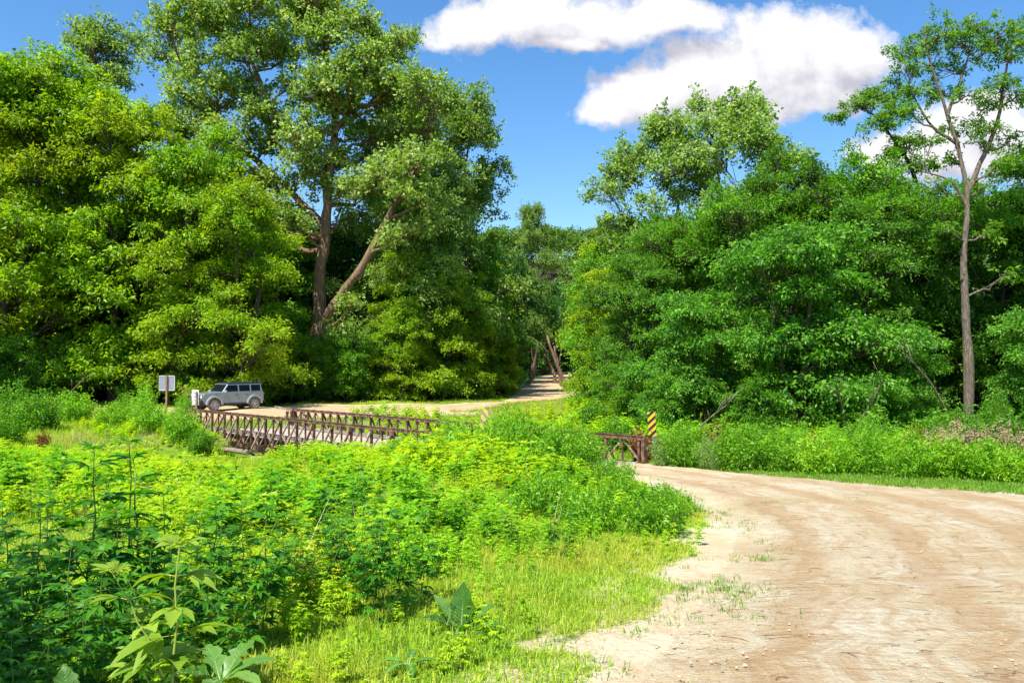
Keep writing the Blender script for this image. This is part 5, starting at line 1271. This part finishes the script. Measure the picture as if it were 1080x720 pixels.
        m_ = MB(); m_.box((.72, s * 1.03, 1.27), (.13, .20, .17)); m_.box((.74, s * .92, 1.24), (.05, .10, .05)); m_.build('mirror', M['flare'], c, bevel=.03)
        m_ = MB(); n_ = 16; cx_, cz_ = 2.235, .93
        m_.tube([(2.19, s * .66, cz_), (2.25, s * .66, cz_), (2.262, s * .66, cz_)], [.115, .115, .09], 18); m_.build('headlight', M['lamp'], c)
        m_ = MB(); m_.box((-2.215, s * .80, 1.0), (.04, .10, .28)); m_.build('tail_light', M['tail'], c, bevel=.01)
    glass('windscreen', [(xs_(1.26) + .006, -.78, 1.26), (xs_(1.26) + .006, .78, 1.26), (xs_(1.72) + .006, .68, 1.72), (xs_(1.72) + .006, -.68, 1.72)], (1, 0, 0))
    glass('rear_window', [(-2.135, -.74, 1.30), (-2.135, .74, 1.30), (-2.075, .66, 1.70), (-2.075, -.66, 1.70)], (-1, 0, 0))
    m_ = MB(); m_.box((2.225, 0, .93), (.05, 1.62, .27)); gr_ = m_.build('grille', M['blackplastic'], c, bevel=.015)
    m_ = MB(); m_.box((2.255, 0, .96), (.02, 1.0, .07)); m_.build('grille_bar', M['grille'], gr_)
    m_ = MB(); m_.box((2.30, 0, .60), (.24, 1.78, .24)); m_.box((2.34, 0, .76), (.16, 1.0, .06)); bp = m_.build('front_bumper', M['blackplastic'], c, bevel=.04)
    m_ = MB(); m_.box((2.43, 0, .62), (.015, .32, .16)); m_.build('number_plate', M['plate'], bp)
    m_ = MB(); m_.box((-2.28, 0, .60), (.18, 1.76, .22)); m_.build('rear_bumper', M['blackplastic'], c, bevel=.04)
    m_ = MB(); m_.tube([(-2.22, 0, 1.02), (-2.26, 0, 1.02), (-2.42, 0, 1.02), (-2.46, 0, 1.02)], [.33, .40, .40, .33], 28); sp = m_.build('spare_wheel', M['tyre'], c, smooth=False)
    m_ = MB(); m_.box((1.45, 0, 1.178), (1.05, 1.2, .03), Matrix.Rotation(R(4.8), 3, 'Y')); m_.build('bonnet', M['paint'], c, bevel=.012)
    m_ = MB(); m_.box((0, 0, .42), (3.9, 1.3, .18)); m_.build('underbody', M['blackplastic'], c)
    return c
cx_, cd_ = X(240.5, 54.5), 54.5
suv((cx_, cd_, Gs(cx_, cd_) + .03), R(229))
# tree just outside the picture whose shade falls on the tall weeds
plant('box_elder_tree', [('trunk', TM['boxelder'][0]), ('crown', TM['boxelder'][1])], (-6.9, .2, Gs(-6.9, .2)), 1, .82, 'box elder just outside the left of the picture shading the ragweed thicket', 'tree')
#SECTION2 END
# ------------------------------------------------------------------ camera
cam = bpy.data.cameras.new('camera'); co = bpy.data.objects.new('camera', cam); link(co)
cam.lens = 28; cam.sensor_width = 36; cam.clip_end = 3000
co.location = (0, 0, CZ); co.rotation_euler = (R(90 + 1.5), 0, 0); SC.camera = co

# ------------------------------------------------------------------ light and sky
SUN_DIR = Vector((-.48, -.72, 0)).normalized(); EL = R(60)
sd = Vector((SUN_DIR.x * math.cos(EL), SUN_DIR.y * math.cos(EL), math.sin(EL)))
sl = bpy.data.lights.new('sun', 'SUN'); sl.energy = 5; sl.angle = R(.5); sl.color = (1, .955, .88)
so = bpy.data.objects.new('sun', sl); link(so); so.rotation_euler = sd.to_track_quat('Z', 'Y').to_euler(); so.location = (-30, -10, 60)
w = bpy.data.worlds.new('World'); SC.world = w; w.use_nodes = True; nt = w.node_tree
bg = nt.nodes['Background']; bg.inputs['Strength'].default_value = .12
sky = nt.nodes.new('ShaderNodeTexSky'); sky.sky_type = 'NISHITA'; sky.sun_disc = False
sky.sun_elevation = EL; sky.sun_rotation = math.atan2(sd.x, sd.y); sky.ozone_density = 3.0; sky.dust_density = .3; sky.air_density = 1.0
hs = nt.nodes.new('ShaderNodeHueSaturation'); hs.inputs['Saturation'].default_value = 1.25; hs.inputs['Value'].default_value = 1.0
nt.links.new(sky.outputs[0], hs.inputs['Color'])
tcn = nt.nodes.new('ShaderNodeTexCoord'); D = tcn.outputs['Generated']
sep = nt.nodes.new('ShaderNodeSeparateXYZ'); nt.links.new(D, sep.inputs[0])
yy = mth(nt, 'MAXIMUM', sep.outputs['Y'], .05)
U = mth(nt, 'DIVIDE', sep.outputs['X'], yy); Vv = mth(nt, 'DIVIDE', sep.outputs['Z'], yy)
cmb = nt.nodes.new('ShaderNodeCombineXYZ'); nt.links.new(U, cmb.inputs[0]); nt.links.new(Vv, cmb.inputs[1])
UV = cmb.outputs[0]
ELL = [(505, 28, 62, 26), (560, 15, 80, 36), (630, 22, 80, 30), (700, 10, 70, 24), (640, 108, 42, 22), (690, 95, 75, 34), (760, 75, 90, 52), (825, 55, 85, 58), (885, 60, 62, 52), (850, 95, 80, 28), (780, 110, 80, 22),
       (925, 155, 40, 18), (1000, 160, 90, 30), (1075, 145, 80, 44), (1040, 120, 60, 26), (600, 45, 60, 8)]
def cloud_density(uv, det=9):
    wn = nt.nodes.new('ShaderNodeTexNoise'); wn.inputs['Scale'].default_value = 9; wn.inputs['Detail'].default_value = 4; nt.links.new(uv, wn.inputs['Vector'])
    vs = nt.nodes.new('ShaderNodeVectorMath'); vs.operation = 'SUBTRACT'; nt.links.new(wn.outputs['Color'], vs.inputs[0]); vs.inputs[1].default_value = (.5, .5, .5)
    vm = nt.nodes.new('ShaderNodeVectorMath'); vm.operation = 'MULTIPLY_ADD'; nt.links.new(vs.outputs[0], vm.inputs[0]); vm.inputs[1].default_value = (.06, .045, 0); nt.links.new(uv, vm.inputs[2])
    fld = None
    for cx, cy, a, b in ELL:
        s = nt.nodes.new('ShaderNodeVectorMath'); s.operation = 'SUBTRACT'; nt.links.new(vm.outputs[0], s.inputs[0]); s.inputs[1].default_value = ((cx - 540) / F, (382 - cy) / F, 0)
        q = nt.nodes.new('ShaderNodeVectorMath'); q.operation = 'MULTIPLY'; nt.links.new(s.outputs[0], q.inputs[0]); q.inputs[1].default_value = (F / a, F / b, 0)
        l = nt.nodes.new('ShaderNodeVectorMath'); l.operation = 'LENGTH'; nt.links.new(q.outputs[0], l.inputs[0])
        f = mth(nt, 'SUBTRACT', 1.15, l.outputs['Value'])
        fld = f if fld is None else mth(nt, 'SMOOTH_MAX', fld, f, .25)
    n1 = noise(nt, 22, det, .6, uv); n0 = noise(nt, 7, 3, .5, uv)
    d = mth(nt, 'ADD', fld, mth(nt, 'MULTIPLY', mth(nt, 'SUBTRACT', n1, .5), 1.5))
    return mth(nt, 'ADD', d, mth(nt, 'MULTIPLY', mth(nt, 'SUBTRACT', n0, .5), .5))
d0 = cloud_density(UV)
off = nt.nodes.new('ShaderNodeVectorMath'); off.operation = 'ADD'; nt.links.new(UV, off.inputs[0]); off.inputs[1].default_value = (-.016, .042, 0)
d1 = cloud_density(off.outputs[0], 5)
alpha = ramp(nt, d0, [(.05, (0, 0, 0)), (.24, (.5, .5, .5)), (.48, (1, 1, 1))])
lit = mth(nt, 'ADD', mth(nt, 'MULTIPLY', mth(nt, 'SUBTRACT', d0, d1), 1.0), .60, clamp=True)
thick = ramp(nt, d0, [(.2, (1, 1, 1)), (1.2, (.82, .82, .82))])
ccol = ramp(nt, lit, [(.1, (2.8, 2.8, 3.2)), (.5, (3.8, 3.78, 4.1)), (.95, (4.9, 4.8, 4.85))])
front = mth(nt, 'GREATER_THAN', sep.outputs['Y'], .05)
fin = mixc(nt, mth(nt, 'MULTIPLY', alpha, front), hs.outputs[0], ccol)
nt.links.new(fin, bg.inputs['Color'])

SC.render.engine = 'CYCLES'
c = SC.cycles; c.max_bounces = 6; c.diffuse_bounces = 3; c.glossy_bounces = 2; c.transmission_bounces = 4; c.transparent_max_bounces = 4
c.caustics_reflective = False; c.caustics_refractive = False; c.use_denoising = True; c.sample_clamp_indirect = 4
SC.view_settings.view_transform = 'Standard'; SC.view_settings.look = 'None'; SC.view_settings.gamma = 1; SC.view_settings.use_curve_mapping = False
SC.view_settings.exposure = .85
